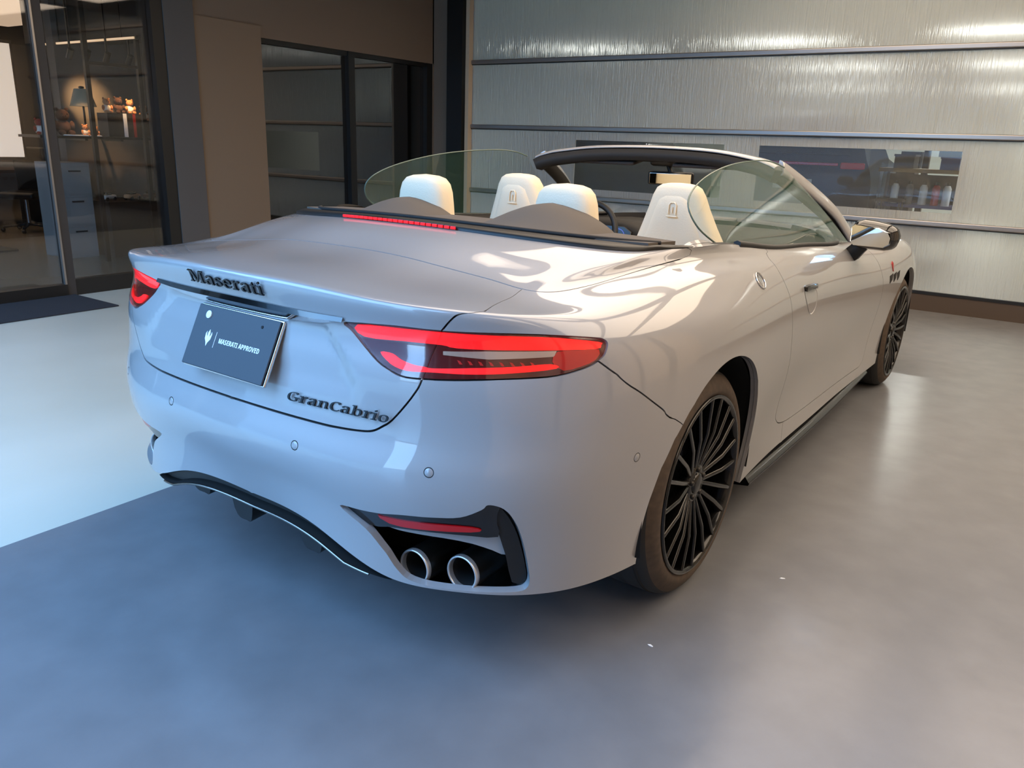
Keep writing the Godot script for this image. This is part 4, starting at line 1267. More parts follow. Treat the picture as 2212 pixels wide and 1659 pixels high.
func cabin() -> void:
	var b: MB
	# inner tub under the rim of the cabin
	var rows := [[], [], [], []]
	for i in 61:
		var s := lerpf(0.0, 13.0, i / 60.0)
		var p := skin(s, 10.0)
		var inw := Vector3(-p.x * 0.06, 0, -0.05 if s < 6 else -0.01)
		rows[0].append(p + Vector3(0, -0.002, 0))
		rows[1].append(p + inw * 0.5 + Vector3(0, 0.003, 0))
		rows[2].append(p + inw + Vector3(0, -0.05, 0))
		rows[3].append(Vector3(p.x * 0.9 + inw.x, 0.30, p.z + inw.z))
	b = MB.new()
	b.grid(rows)
	part("cabin_lining", both(b), M.lining, car)
	b = MB.new()
	b.box(Vector3(-0.74, 0.27, -2.25), Vector3(0.74, 0.31, 0.25))
	part("cabin_floor", b, M.lining, car)
	# seal strip along the rear rim with the high brake light
	var seal := [[], [], [], [], []]
	for i in 81:
		var s := lerpf(-8.2, 8.2, i / 80.0)
		var a := absf(s)
		var f := Vector3(signf(s) if s != 0 else 1.0, 1, 1)
		var rise := 0.010 * clampf((8.2 - a) / 1.2, 0.15, 1.0)
		seal[0].append(skin(a, 9.66, -0.004) * f)
		seal[1].append(skin(a, 9.67, rise * 0.9) * f)
		seal[2].append(skin(a, 9.78, rise) * f)
		seal[3].append(skin(a, 9.97, 0.004) * f)
		seal[4].append((skin(a, 10.0) + Vector3(0, 0.0, -0.06)) * f)
	b = MB.new()
	b.grid(seal)
	var ss := part("rim_seal", b, M.satin_black, car)
	var lip := []
	for i in 41:
		var s := lerpf(-6.5, 6.5, i / 40.0)
		lip.append((skin(absf(s), 10.0) + Vector3(0, 0.006, -0.035)) * Vector3(signf(s) if s != 0 else 1.0, 1, 1))
	b = MB.new()
	b.sweep(lip, 0.006, 8)
	part("rim_bead", b, M.lining, car)
	var bl := MB.new()
	rows = [[], []]
	for i in 31:
		var s := lerpf(-0.92, 0.92, i / 30.0)
		var f := Vector3(signf(s) if s != 0 else 1.0, 1, 1)
		rows[0].append((skin(absf(s), 9.66, 0.0115) + Vector3(0, 0.0005, 0.003)) * f)
		rows[1].append((skin(absf(s), 9.655, 0.0015) + Vector3(0, 0, 0.006)) * f)
	bl.grid(rows)
	var brake := sub("brake_light", car)
	brake.set_meta("label", "long red high-level brake light bar")
	part("lens", bl, M.lamp_dark, brake)
	for i in 22:
		var s := lerpf(-0.89, 0.89, i / 21.0)
		var f := Vector3(signf(s) if s != 0 else 1.0, 1, 1)
		var c := (skin(absf(s), 9.655, 0.006) + Vector3(0, 0.0005, 0.0055)) * f
		b = MB.new()
		b.rbox(Vector3(0.019, 0.0085, 0.004), 0.0018, Transform3D(Basis(), c))
		part("light_cell", b, M.lamp_red_small, brake)
	# fabric fairings behind the rear seats
	for sx in [1.0, -1.0]:
		rows = []
		for i in 13:
			var z := lerpf(0.20, -0.095, i / 12.0)
			var line := []
			for j in 25:
				var u := lerpf(-1.0, 1.0, j / 24.0)
				var prof := pow(cos(u * PI / 2), 0.75)
				var rise := smoothstep(0.0, 0.7, i / 12.0) * (1.0 - 0.12 * smoothstep(0.8, 1.0, i / 12.0))
				line.append(Vector3(sx * (0.310 + u * 0.20), 1.045 + 0.022 * (1.0 - absf(u)) + 0.062 * prof * rise, z))
			rows.append(line)
		b = MB.new()
		b.grid(rows, 0.02)
		part("fairing", b, M.fairing, car, "dark fabric hump behind the rear headrest")
	# deck between the fairings and the seats
	rows = []
	for i in 5:
		var line := []
		for j in 21:
			var x := lerpf(-0.72, 0.72, j / 20.0)
			line.append(Vector3(x, 1.055 - 0.008 * i / 4.0 + 0.012 * (1.0 - x * x * 2.0), lerpf(0.24 - 0.30 * x * x, -0.10, i / 4.0)))
		rows.append(line)
	b = MB.new()
	b.grid(rows, 0.015)
	part("rear_shelf", b, M.fairing, car)
	# seats
	for sx in [1.0, -1.0]:
		var fs := sub("front_seat", car)
		fs.set_meta("label", "cream leather front seat with built-in headrest")
		var cx: float = 0.385 * sx
		var lv := [[0.50, 0.255, -1.00, 0.07], [0.70, 0.255, -0.965, 0.085], [0.85, 0.225, -0.93, 0.085], [0.95, 0.190, -0.905, 0.08], [1.03, 0.152, -0.885, 0.072], [1.10, 0.122, -0.870, 0.064], [1.150, 0.104, -0.862, 0.058], [1.180, 0.088, -0.857, 0.048], [1.193, 0.068, -0.855, 0.034], [1.198, 0.04, -0.855, 0.02]]
		part("backrest", loft(lv, cx, 3.4), M.leather, fs)
		var pan := [[0.55, 0.20, -0.975, 0.074], [0.75, 0.205, -0.94, 0.078], [0.95, 0.150, -0.885, 0.072], [1.05, 0.105, -0.862, 0.064], [1.10, 0.085, -0.853, 0.059], [1.135, 0.070, -0.848, 0.052], [1.150, 0.05, -0.846, 0.044]]
		part("back_panel", loft(pan, cx, 3.6), M.leather, fs)
		b = MB.new()
		b.rbox(Vector3(0.48, 0.16, 0.50), 0.06, Transform3D(Basis(Vector3.RIGHT, -0.12), Vector3(cx, 0.48, -1.22)))
		part("cushion", b, M.leather, fs)
		# embossed badge: a small shield outline with a bar under it
		var bt := aim(Vector3(cx + 0.005, 1.105, -0.790), Vector3(0, 0.12, 1))
		b = MB.new()
		b.sweep([bt * Vector3(-0.015, -0.024, 0), bt * Vector3(-0.015, 0.012, 0), bt * Vector3(-0.008, 0.021, 0), bt * Vector3(0.008, 0.021, 0), bt * Vector3(0.015, 0.012, 0), bt * Vector3(0.015, -0.024, 0)], 0.0032, 6)
		b.sweep([bt * Vector3(0, -0.02, 0), bt * Vector3(0, 0.004, 0)], 0.003, 6)
		b.sweep([bt * Vector3(-0.022, -0.032, -0.001), bt * Vector3(0.022, -0.032, -0.001)], 0.003, 6)
		part("emblem", b, M.leather, fs)
		var rs := sub("rear_seat", car)
		rs.set_meta("label", "cream leather rear seat")
		cx = 0.308 * sx
		part("headrest", loft([[0.98, 0.125, -0.135, 0.055], [1.05, 0.118, -0.135, 0.058], [1.10, 0.112, -0.135, 0.060], [1.145, 0.105, -0.135, 0.060], [1.175, 0.095, -0.135, 0.056], [1.194, 0.078, -0.135, 0.046], [1.203, 0.052, -0.135, 0.030], [1.206, 0.02, -0.135, 0.012]], cx, 3.2), M.leather, rs)
		part("backrest", loft([[0.45, 0.26, -0.30, 0.08], [0.75, 0.26, -0.22, 0.08], [0.95, 0.25, -0.16, 0.07], [1.02, 0.22, -0.15, 0.05], [1.04, 0.15, -0.15, 0.02]], cx, 3.0), M.leather, rs)
		b = MB.new()
		b.rbox(Vector3(0.5, 0.14, 0.42), 0.05, Transform3D(Basis(), Vector3(cx, 0.46, -0.46)))
		part("cushion", b, M.leather, rs)
	# dashboard
	rows = []
	for j in 31:
		var x := lerpf(-0.76, 0.76, j / 30.0)
		var hood := 0.045 * exp(-pow((x + 0.33) / 0.17, 4.0))
		rows.append([Vector3(x, 0.55, -1.62), Vector3(x, 0.78, -1.58), Vector3(x, 0.885 + hood, -1.60), Vector3(x, 0.91 + hood, -1.66), Vector3(x, 0.915 + hood * 0.8, -1.78), Vector3(x, 0.925, -2.0), Vector3(x, 0.93, -2.2)])
	b = MB.new()
	b.grid(rows, 0.01)
	part("dashboard", b, M.lining, car)
	b = MB.new()
	b.prism(PackedVector2Array([Vector2(-0.15, -0.05), Vector2(0.15, -0.05), Vector2(0.155, 0.03), Vector2(0.11, 0.055), Vector2(-0.11, 0.055), Vector2(-0.155, 0.03)]), 0.012, aim(Vector3(-0.33, 0.880, -1.565), Vector3(0, 0.2, 1)), 0.003)
	var ins := part("instrument_display", b, M.screen_black, car)
	var it := aim(Vector3(-0.33, 0.880, -1.565), Vector3(0, 0.2, 1))
	for q in [[-0.075, 0.0, 0.040], [0.080, 0.0, 0.040]]:
		b = MB.new()
		var ring := []
		for k in 25:
			var a := lerpf(-0.7, PI + 0.7, k / 24.0)
			ring.append(it * Vector3(q[0] + cos(a) * q[2], q[1] + sin(a) * q[2], 0.002))
		b.sweep(ring, 0.0022, 6)
		part("dial_ring_light", b, M.screen_blue, ins)
	for q in [[-0.088, -0.012, 0.026, 0.014], [0.0, 0.012, 0.022, 0.010], [0.0, -0.02, 0.05, 0.006], [0.078, -0.008, 0.03, 0.02]]:
		b = MB.new()
		b.box(Vector3(q[0] - q[2] / 2, q[1] - q[3] / 2, 0.001), Vector3(q[0] + q[2] / 2, q[1] + q[3] / 2, 0.0022), it)
		part("screen_readout", b, M.screen_white, ins)
	b = MB.new()
	b.rbox(Vector3(0.26, 0.16, 0.02), 0.008, Transform3D(Basis(Vector3.RIGHT, -0.25), Vector3(0.02, 0.83, -1.55)))
	var cs := part("centre_screen", b, M.screen_black, car)
	b = MB.new()
	b.rbox(Vector3(0.24, 0.07, 0.003), 0.001, Transform3D(Basis(Vector3.RIGHT, -0.25), Vector3(0.02, 0.865, -1.548)))
	part("screen_picture", b, M.screen_blue_dim, cs)
	# steering wheel
	var sw := sub("steering_wheel", car)
	var wt := aim(Vector3(-0.335, 0.895, -1.36), Vector3(0, 0.42, 1))
	var ring2 := []
	for k in 49:
		var a := TAU * k / 48.0
		ring2.append(wt * Vector3(cos(a) * 0.175, sin(a) * 0.172, 0))
	b = MB.new()
	b.sweep(ring2, 0.015, 10, Vector3(0, 0.3, 1), [], false)
	part("rim", b, M.satin_black, sw)
	b = MB.new()
	b.rbox(Vector3(0.15, 0.10, 0.04), 0.018, wt * Transform3D(Basis(), Vector3(0, -0.02, -0.012)))
	part("hub", b, M.satin_black, sw)
	for a in [0.0, PI, -PI / 2]:
		b = MB.new()
		b.sweep([wt * Vector3(cos(a) * 0.06, sin(a) * 0.05 - 0.02, -0.01), wt * Vector3(cos(a) * 0.17, sin(a) * 0.165, 0)], 0.012, 8)
		part("spoke", b, M.satin_black, sw)

func side_details(qr: Node3D, door_r: Node3D, wing_r: Node3D) -> void:
	# door handles: a scooped pocket with a dark flap
	for side in 2:
		var fl := func(o: MB) -> MB: return o if side == 0 else o.mirror()
		var parent: Node3D = door_r if side == 0 else car.find_children("door*", "MeshInstance3D", false, false)[1]
		var K := Vector2(NS, NT)
		var pocket := curve(V2([10.20, 5.05, 10.45, 4.98, 10.56, 4.55, 10.52, 3.75, 10.38, 3.55, 10.25, 4.1]), true, 4)
		var h := MB.new()
		var rim := dense(pocket, 0.3)
		var mid := skin(10.36, 4.4, -0.022)
		for i in rim.size():
			var A := at_skin(rim[i]); var B := at_skin(rim[(i + 1) % rim.size()])
			var a0: Vector3 = A[0] + A[1] * 0.0012
			var b0: Vector3 = B[0] + B[1] * 0.0012
			var a1: Vector3 = a0.lerp(mid, 0.35) - A[1] * 0.0
			var b1: Vector3 = b0.lerp(mid, 0.35)
			var na: Vector3 = (A[1] + (mid - a0).normalized() * 0.9).normalized()
			var nb: Vector3 = (B[1] + (mid - b0).normalized() * 0.9).normalized()
			h.quad(a0, b0, b1, a1, na, nb, nb, na)
			h.tri(a1, b1, mid, na, nb, A[1])
		part("handle_pocket", fl.call(h), M.paint, parent)
		h = MB.new()
		h.sweep([skin(10.20, 4.98, 0.008), skin(10.30, 5.02, 0.016), skin(10.44, 4.99, 0.016), skin(10.52, 4.93, 0.008)], 1.0, 8, Vector3.UP, [Vector2(-0.012, -0.008), Vector2(0.004, -0.009), Vector2(0.004, 0.007), Vector2(-0.012, 0.008)])
		part("handle", fl.call(h), M.gloss_black, parent, "black door handle")
	# three vents on the wing and a trident above them
	for side in 2:
		var fl := func(o: MB) -> MB: return o if side == 0 else o.mirror()
		var parent: Node3D = wing_r if side == 0 else car.find_children("front_wing*", "MeshInstance3D", false, false)[1]
		for i in 3:
			var s := 13.46 + i * 0.21
			var K := Vector2(NS, NT)
			var q := PackedVector2Array([Vector2(s, 3.86) * K, Vector2(s + 0.17, 3.96) * K, Vector2(s + 0.15, 3.52) * K, Vector2(s + 0.05, 3.30) * K])
			var v := panel(q, [], 0.002, 0.004, 0.0)
			part("wing_vent", fl.call(v), M.black, parent)
		var t := aim(skin(13.62, 4.50, 0.003), skin_n(13.62, 4.50))
		var h := MB.new()
		h.prism(trident(0.055), 0.004, t * Transform3D(Basis(), Vector3.ZERO))
		part("trident_emblem", fl.call(h), M.red_emblem, parent, "small red trident emblem")
		# round badge behind the door
		var qp: Node3D = qr if side == 0 else car.find_children("quarter_panel*", "MeshInstance3D", false, false)[1]
		var bt := aim(skin(9.05, 6.0, 0.002), skin_n(9.05, 6.0))
		h = MB.new()
		var ring := []
		for k in 25:
			var a := TAU * k / 24.0
			ring.append(bt * Vector3(cos(a) * 0.032, sin(a) * 0.028, 0))
		h.sweep(ring, 0.0022, 6, Vector3.UP, [], false)
		h.prism(trident(0.042), 0.003, bt)
		part("side_badge", fl.call(h), M.chrome, qp, "chrome trident badge")
# ---------- the bay ----------
func slab(called: String, x0: float, x1: float, y0: float, y1: float, z0: float, z1: float, m: Material, parent: Node3D) -> MeshInstance3D:
	return bxp(called, Vector3(minf(x0, x1), minf(y0, y1), minf(z0, z1)), Vector3(maxf(x0, x1), maxf(y0, y1), maxf(z0, z1)), m, parent)
func build_room() -> void:
	var fl := sgroup("floor", "dark blue grey painted floor meeting a pale floor along a straight edge")
	slab("painted_floor", -1.0, 8.0, -0.12, 0.0, -5.85, 3.9, M.floor_dark, fl)
	slab("pale_floor", -4.99, -1.0, -0.12, 0.0, -5.85, 3.9, M.floor_tile, fl)
	# ceiling with sunk light boxes between dark beams
	var ce := sgroup("ceiling", "ceiling with light boxes")
	slab("ceiling_slab", -5.2, 1.2, ROOM_H, ROOM_H + 0.15, -5.9, 2.1, M.ceiling, ce)
	slab("ceiling_slab", 1.2, 5.1, ROOM_H, ROOM_H + 0.15, -5.9, 3.9, M.ceiling, ce)
	for x in [-1.36, 1.33, 4.56]:
		slab("beam", x - 0.13, x + 0.13, ROOM_H - 0.22, ROOM_H, -5.8, 2.0, M.beam, ce)
	for z in [-3.19, -1.57, 0.42]:
		slab("beam", -1.3, 4.9, ROOM_H - 0.20, ROOM_H - 0.01, z - 0.05, z + 0.05, M.beam, ce)
	for q in CEILING_BOXES:
		var t := thing("ceiling_light_box", "warm ceiling light box, %s row, %s one" % ["right" if q[0] > 1 else "left", "front" if q[1] < -3 else "second" if q[1] < -2 else "third" if q[1] < 0 else "rearmost"], "light", Vector3(q[0], ROOM_H - 0.10, q[1]), 0.0, "ceiling light boxes")
		slab("diffuser", -q[2] / 2, q[2] / 2, -0.015, 0.0, -q[3] / 2, q[3] / 2, M.box_glow, t)
		for s in [-1, 1]:
			slab("frame", s * q[2] / 2 - 0.02, s * q[2] / 2 + 0.02, -0.02, 0.10, -q[3] / 2, q[3] / 2, M.frame_black, t)
			slab("frame", -q[2] / 2, q[2] / 2, -0.02, 0.10, s * q[3] / 2 - 0.02, s * q[3] / 2 + 0.02, M.frame_black, t)
	# left wall, facing +x at x = -4.95
	var X := -4.95
	var wl := sgroup("wall_left", "brown wall with a pilaster")
	slab("wall_over_window", X - 0.2, X, 2.21, ROOM_H, -5.9, -3.15, M.wall_brown, wl)
	slab("wall_over_pilaster", X - 0.2, X, 2.31, ROOM_H, -3.15, -2.42, M.wall_brown, wl)
	slab("pilaster", X - 0.2, X + 0.015, 0.0, 2.31, -3.155, -2.43, M.wall_pilaster, wl)
	slab("grey_pier", X - 0.2, X + 0.03, 0.0, ROOM_H, -2.43, -2.14, M.wall_grey, wl)
	slab("wall_end", X - 0.2, X, 0.0, ROOM_H, -5.9, -5.70, M.wall_brown, wl)
	slab("lintel", X - 0.2, X, 2.75, ROOM_H, -2.14, 3.9, M.frame_black, wl)
	# the corner by the sectional door
	slab("corner_return", X, -4.68, 0.0, ROOM_H, -5.9, -5.72, M.wall_brown, wl)
	var t1 := bxp("trim", Vector3(-4.70, 0, -5.84), Vector3(-4.47, ROOM_H, -5.66), M.frame_black)
	t1.name = "trim_1"; structure(t1)
	var t2 := bxp("trim", Vector3(-4.45, 0, -5.80), Vector3(-4.40, ROOM_H, -5.70), M.trim_beige)
	t2.name = "trim_2"; structure(t2)
	# dark window
	var w1 := sgroup("window_1", "wide dark window in black frames")
	slab("pane", X - 0.07, X - 0.062, 0.1, 2.19, -4.31, -3.17, M.window_glass, w1)
	slab("pane", X - 0.07, X - 0.062, 0.1, 2.19, -5.63, -4.40, M.window_glass, w1)
	slab("frame", X - 0.12, X - 0.02, 2.165, 2.21, -5.70, -3.15, M.frame_black, w1)
	slab("frame", X - 0.12, X - 0.01, 0.0, 0.10, -5.70, -3.15, M.frame_black, w1)
	slab("mullion", X - 0.12, X - 0.005, 0.0, 2.21, -4.40, -4.31, M.frame_black, w1)
	slab("frame", X - 0.12, X - 0.005, 0.0, 2.21, -5.70, -5.60, M.frame_black, w1)
	# glass doors to the office
	var d1 := sgroup("door_1", "glass sliding doors in black frames")
	slab("jamb", X - 0.15, X + 0.02, 0.0, 2.9, -2.14, -2.03, M.frame_black, d1)
	slab("post", X - 0.08, X + 0.0, 0.0, 2.9, -1.145, -1.075, M.frame_post, d1)
	slab("post_edge", X - 0.02, X + 0.008, 0.0, 2.9, -1.073, -1.058, M.alu, d1)
	slab("base_rail", X - 0.08, X - 0.01, 0.0, 0.13, -2.03, -1.145, M.frame_black, d1)
	slab("base_rail", X - 0.08, X + 0.01, 0.0, 0.10, -1.075, 3.9, M.frame_black, d1)
	slab("pane", X - 0.05, X - 0.042, 0.13, 2.8, -2.03, -1.145, M.door_glass, d1)
	slab("pane", X - 0.03, X - 0.022, 0.10, 2.8, -1.058, 1.9, M.door_glass, d1)
	slab("post", X - 0.08, X + 0.0, 0.0, 2.9, 1.9, 1.97, M.frame_post, d1)
	slab("pane", X - 0.03, X - 0.022, 0.10, 2.8, 1.97, 3.9, M.door_glass, d1)
	var rug := bxp("door_mat", Vector3(-5.0 + 0.02, 0.0, -1.13), Vector3(-4.30, 0.012, 1.2), M.mat_rug, null, 0.005)
	tag(rug, "dark flat door mat in front of the glass doors", "mat")
	# sectional door of milky sheets at z = -5.77
	var Z := -5.77
	var d2 := sgroup("door_2", "sectional door of milky sheets between metal rails")
	var ys := [0.17, 0.77, 1.505, 2.22, 2.94, 3.3]
	for i in 5:
		if i == 1:
			# the second section has two clear windows
			for q in [[-4.40, -2.95], [-1.24, -0.89], [0.86, 5.0]]:
				slab("sheet", q[0], q[1], ys[1], ys[2], Z - 0.02, Z - 0.005, M.sheet, d2)
			for q in [[-2.95, -1.24], [-0.89, 0.86]]:
				slab("sheet", q[0], q[1], ys[1], 0.865, Z - 0.02, Z - 0.005, M.sheet, d2)
				slab("sheet", q[0], q[1], 1.385, ys[2], Z - 0.02, Z - 0.005, M.sheet, d2)
				slab("clear_pane", q[0], q[1], 0.865, 1.385, Z - 0.016, Z - 0.010, M.clear_pane, d2)
		else:
			slab("sheet", -4.40, 5.0, ys[i], ys[i + 1], Z - 0.02, Z - 0.005, M.sheet, d2)
	for i in range(1, 5):
		var b := MB.new()
		b.rbox(Vector3(9.4, 0.046, 0.05), 0.010, Transform3D(Basis(), Vector3(0.3, ys[i], Z + 0.005)))
		part("rail", b, M.alu, d2)
		slab("rail_gap", -4.40, 5.0, ys[i] - 0.032, ys[i] - 0.022, Z - 0.01, Z + 0.012, M.frame_black, d2)
	slab("bottom_seal", -4.40, 5.0, 0.0, 0.155, Z - 0.03, Z + 0.02, M.seal, d2)
	slab("bottom_rail", -4.40, 5.0, 0.15, 0.175, Z - 0.03, Z + 0.025, M.frame_black, d2)
	# right wall: cream between dark posts
	var wr := sgroup("wall_right", "cream wall")
	slab("wall_face", 4.95, 5.1, 0.0, ROOM_H, -5.9, 3.9, M.wall_cream, wr)
	for z in [-4.4, -2.7, -0.8, 1.75]:
		slab("wall_post", 4.84, 4.96, 0.0, ROOM_H, z - 0.09, z + 0.09, M.beam, wr)
	# the open side behind the camera
	var wb := sgroup("wall_back", "open front with posts")
	slab("front_lintel", -5.2, 1.2, 3.0, ROOM_H + 0.15, 1.95, 2.1, M.wall_brown, wb)
	slab("front_post", -5.2, -4.8, 0, ROOM_H, 3.8, 4.0, M.wall_brown, wb)
	slab("front_pier", 0.45, 2.3, 0, ROOM_H, 3.8, 4.0, M.wall_grey, wb)
	for x in [0.75, 1.15, 1.55, 1.95]:
		slab("pier_rib", x - 0.03, x + 0.03, 0, ROOM_H, 3.77, 3.8, M.cabinet_grey, wb)
	slab("front_wall", 2.3, 5.1, 0, ROOM_H, 3.8, 4.0, M.wall_cream, wb)
	var gr := bxp("floor_001", Vector3(-30, -0.14, 3.9), Vector3(30, -0.02, 40), M.shop_floor)
	structure(gr, "forecourt paving")
	var sw := sgroup("wall_street", "buildings across the street")
	slab("building_front", -40.0, -2.6, 0.0, 6.5, 17.0, 18.0, M.street, sw)
	slab("building_front", 0.6, 40.0, 0.0, 5.0, 17.0, 18.0, M.street, sw)
	# scraps on the floor
	for q in SCRAPS:
		var b := MB.new()
		b.prism(PackedVector2Array([Vector2(-0.009, -0.002), Vector2(-0.002, -0.004), Vector2(0.009, -0.001), Vector2(0.007, 0.003), Vector2(-0.003, 0.004)]), 0.001, Transform3D(Basis(Vector3.UP, q[2]) * Basis(Vector3.RIGHT, -PI / 2), Vector3(q[0], 0.0015, q[1])))
		tag(part("paper_scrap", b, M.white_print), q[3], "scrap", "scraps on the floor")
const SCRAPS := [[1.143, -0.223, 0.4, "tiny white paper scrap on the floor beside the rear wheel"], [0.952, 0.373, -0.3, "tiny white paper scrap on the floor behind the exhaust pipes"]]
# ---------- the dim office behind the glass doors ----------
func ball(b: MB, c: Vector3, r: Vector3, seg := 14) -> void:
	var prof := []
	for k in 9:
		var a := PI * k / 8.0
		prof.append(Vector2(-cos(a), sin(a)))
	b.lathe(prof, Transform3D(Basis.from_scale(r), c), seg)
func bear(at: Vector3, size: float, fur: Material, shirt: Material, label: String, turn := 0.0) -> void:
	var t := thing("teddy_bear", label, "toy", at, PI / 2 + turn, "teddy bears on the display shelf")
	var s := size
	var b := MB.new()
	ball(b, Vector3(0, 0.26, 0) * s, Vector3(0.24, 0.28, 0.20) * s)
	part("body", b, shirt, t)
	b = MB.new()
	ball(b, Vector3(0, 0.66, 0.02) * s, Vector3(0.22, 0.20, 0.20) * s)
	ball(b, Vector3(0, 0.61, 0.19) * s, Vector3(0.09, 0.07, 0.07) * s, 10)
	part("head", b, fur, t)
	for x in [-1, 1]:
		b = MB.new()
		ball(b, Vector3(0.17 * x, 0.84, 0) * s, Vector3(0.075, 0.075, 0.04) * s, 10)
		part("ear", b, fur, t)
		b = MB.new()
		ball(b, Vector3(0.27 * x, 0.32, 0.08) * s, Vector3(0.08, 0.17, 0.09) * s, 10)
		part("arm", b, fur, t)
		b = MB.new()
		ball(b, Vector3(0.16 * x, 0.09, 0.20) * s, Vector3(0.10, 0.09, 0.18) * s, 10)
		part("leg", b, fur, t)
		b = MB.new()
		ball(b, Vector3(0.08 * x, 0.70, 0.205) * s, Vector3(0.022, 0.022, 0.015) * s, 8)
		part("eye", b, M.black, t)
	b = MB.new()
	ball(b, Vector3(0, 0.64, 0.255) * s, Vector3(0.03, 0.022, 0.02) * s, 8)
	part("nose", b, M.black, t)

func build_office() -> void:
	var wo := sgroup("wall_office", "dim office behind the glass doors")
	slab("office_floor", -15.0, -4.99, -0.12, -0.001, -6.0, 5.0, M.office_floor, wo)
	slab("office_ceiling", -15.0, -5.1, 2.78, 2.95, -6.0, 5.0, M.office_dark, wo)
	slab("office_wall_far", -15.2, -15.0, 0, 2.9, -6.0, 5.0, M.office_wall, wo)
	slab("office_wall_side", -15.0, -5.15, 0, 2.9, -6.2, -6.0, M.office_wall, wo)
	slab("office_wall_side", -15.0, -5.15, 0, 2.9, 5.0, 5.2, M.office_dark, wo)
	slab("display_wall", -7.75, -7.6, 0, 2.78, -5.6, -2.56, M.office_wall, wo)
	slab("dark_bulkhead", -8.6, -5.9, 2.24, 2.78, -3.2, -2.75, M.office_dark, wo)
	# luminous ceiling field
	var lp := thing("ceiling_light_panel", "broad pale luminous ceiling panel inside the office", "light", Vector3(-10.4, 2.76, -1.6))
	slab("diffuser", -1.45, 1.45, -0.02, 0.0, -2.5, 2.6, M.office_glow, lp)
	slab("trim", -1.47, 1.47, 0.0, 0.02, -2.52, 2.62, M.frame_black, lp)
	area_light("office_panel_light", Vector3(-10.4, 2.72, -1.6), Vector2(2.9, 5.0), Color(1.0, 0.88, 0.74), 1.6)
	var ls := thing("strip_light", "thin warm strip light in front of the dark bulkhead above the shelf", "light", Vector3(-6.98, 2.19, -2.6))
	slab("diffuser", -0.85, 0.85, -0.010, 0.010, 0.0, 0.012, M.strip_glow, ls)
	slab("channel", -0.87, 0.87, -0.014, 0.014, -0.03, 0.0, M.frame_black, ls)
	slab("hanger", -0.6, -0.59, 0.014, 0.59, -0.02, -0.01, M.frame_black, ls)
	slab("hanger", 0.59, 0.6, 0.014, 0.59, -0.02, -0.01, M.frame_black, ls)
	# bright screen at the left
	var sc := thing("display_screen", "large pale lit screen standing at the left of the office", "screen", Vector3(-8.0, 0.0, -1.75))
	slab("screen_face", 0.0, 0.01, 1.0, 2.17, -0.54, 0.9, M.screen_glow, sc)
	slab("frame", -0.04, 0.0, 0.97, 2.20, -0.57, 0.93, M.frame_black, sc)
	slab("stand", -0.05, -0.02, 0.0, 1.0, -0.05, 0.35, M.frame_black, sc)
	slab("foot", -0.25, 0.2, 0.0, 0.02, -0.25, 0.55, M.frame_black, sc)
	# shelf with posts
	var sh := thing("display_shelf", "black open display shelf against the warm lit office wall", "shelf", Vector3(-7.0, 0.0, -2.7))
	slab("board", -0.22, 0.22, 1.225, 1.25, -0.80, 0.80, M.frame_black, sh)
	slab("bracket", -0.60, -0.2, 1.20, 1.225, -0.30, -0.27, M.frame_black, sh)
	slab("bracket", -0.60, -0.2, 1.20, 1.225, 0.10, 0.13, M.frame_black, sh)
	slab("partition_post", -6.52, -6.48, 0.0, 2.78, -2.31, -2.27, M.frame_black, wo)
	slab("partition_post", -6.52, -6.48, 0.0, 2.78, -2.86, -2.82, M.frame_black, wo)
	slab("partition_bar", -6.515, -6.485, 1.93, 1.96, -2.84, -2.29, M.frame_black, wo)
	var co := thing("display_counter", "low black counter under the display shelf", "counter", Vector3(-7.0, 0.0, -2.85))
	slab("body", -0.28, 0.28, 0.0, 0.56, -0.58, 0.36, M.office_dark, co)
	slab("top", -0.30, 0.30, 0.56, 0.585, -0.60, 0.38, M.frame_black, co)
	var Y := 1.252
	bear(Vector3(-7.02, Y, -2.26), 0.30, M.bear_dark, M.bear_dark, "dark brown teddy bear at the left end of the display shelf")
	bear(Vector3(-6.92, Y, -2.43), 0.13, M.bear_tan, M.bear_white, "small white teddy bear beside the dark brown bear")
	bear(Vector3(-6.90, Y, -2.53), 0.11, M.bear_tan, M.bear_dark, "tiny brown teddy bear next to the lamp foot")
	# a stand that carries three bears
	var st := thing("gift_box", "tall dark gift box with white ribbon carrying three bears", "box", Vector3(-6.92, Y, -2.82))
	slab("box", -0.10, 0.10, 0.0, 0.24, -0.19, 0.19, M.office_dark, st)
	slab("ribbon", 0.10, 0.106, 0.0, 0.24, -0.02, 0.02, M.white_print, st)
	slab("ribbon", 0.10, 0.106, 0.0, 0.24, -0.12, -0.09, M.red_emblem, st)
	bear(Vector3(-6.92, Y + 0.24, -2.69), 0.17, M.bear_tan, M.bear_white, "white shirted teddy bear at the left on the tall gift box")
	bear(Vector3(-6.92, Y + 0.24, -2.82), 0.19, M.bear_dark, M.bear_dark, "dark teddy bear in the middle on the tall gift box")
	bear(Vector3(-6.92, Y + 0.24, -2.95), 0.17, M.bear_tan, M.bear_white, "white shirted teddy bear at the right on the tall gift box")
	var st2 := thing("pedestal", "small dark pedestal at the right end of the display shelf", "stand", Vector3(-6.98, Y, -3.14))
	slab("block", -0.08, 0.08, 0.0, 0.16, -0.09, 0.09, M.office_dark, st2)
	slab("cap", -0.09, 0.09, 0.16, 0.175, -0.10, 0.10, M.frame_black, st2)
	bear(Vector3(-6.98, Y + 0.175, -3.14), 0.18, M.bear_tan, M.bear_white, "tan and white teddy bear on the small dark pedestal")
	bear(Vector3(-7.0, Y, -2.01), 0.18, M.bear_red, M.bear_white, "white teddy bear with red cap left of the display shelf post")
	var bx := thing("black_box", "plain black box at the right edge of the display shelf", "box", Vector3(-7.0, Y, -3.36))
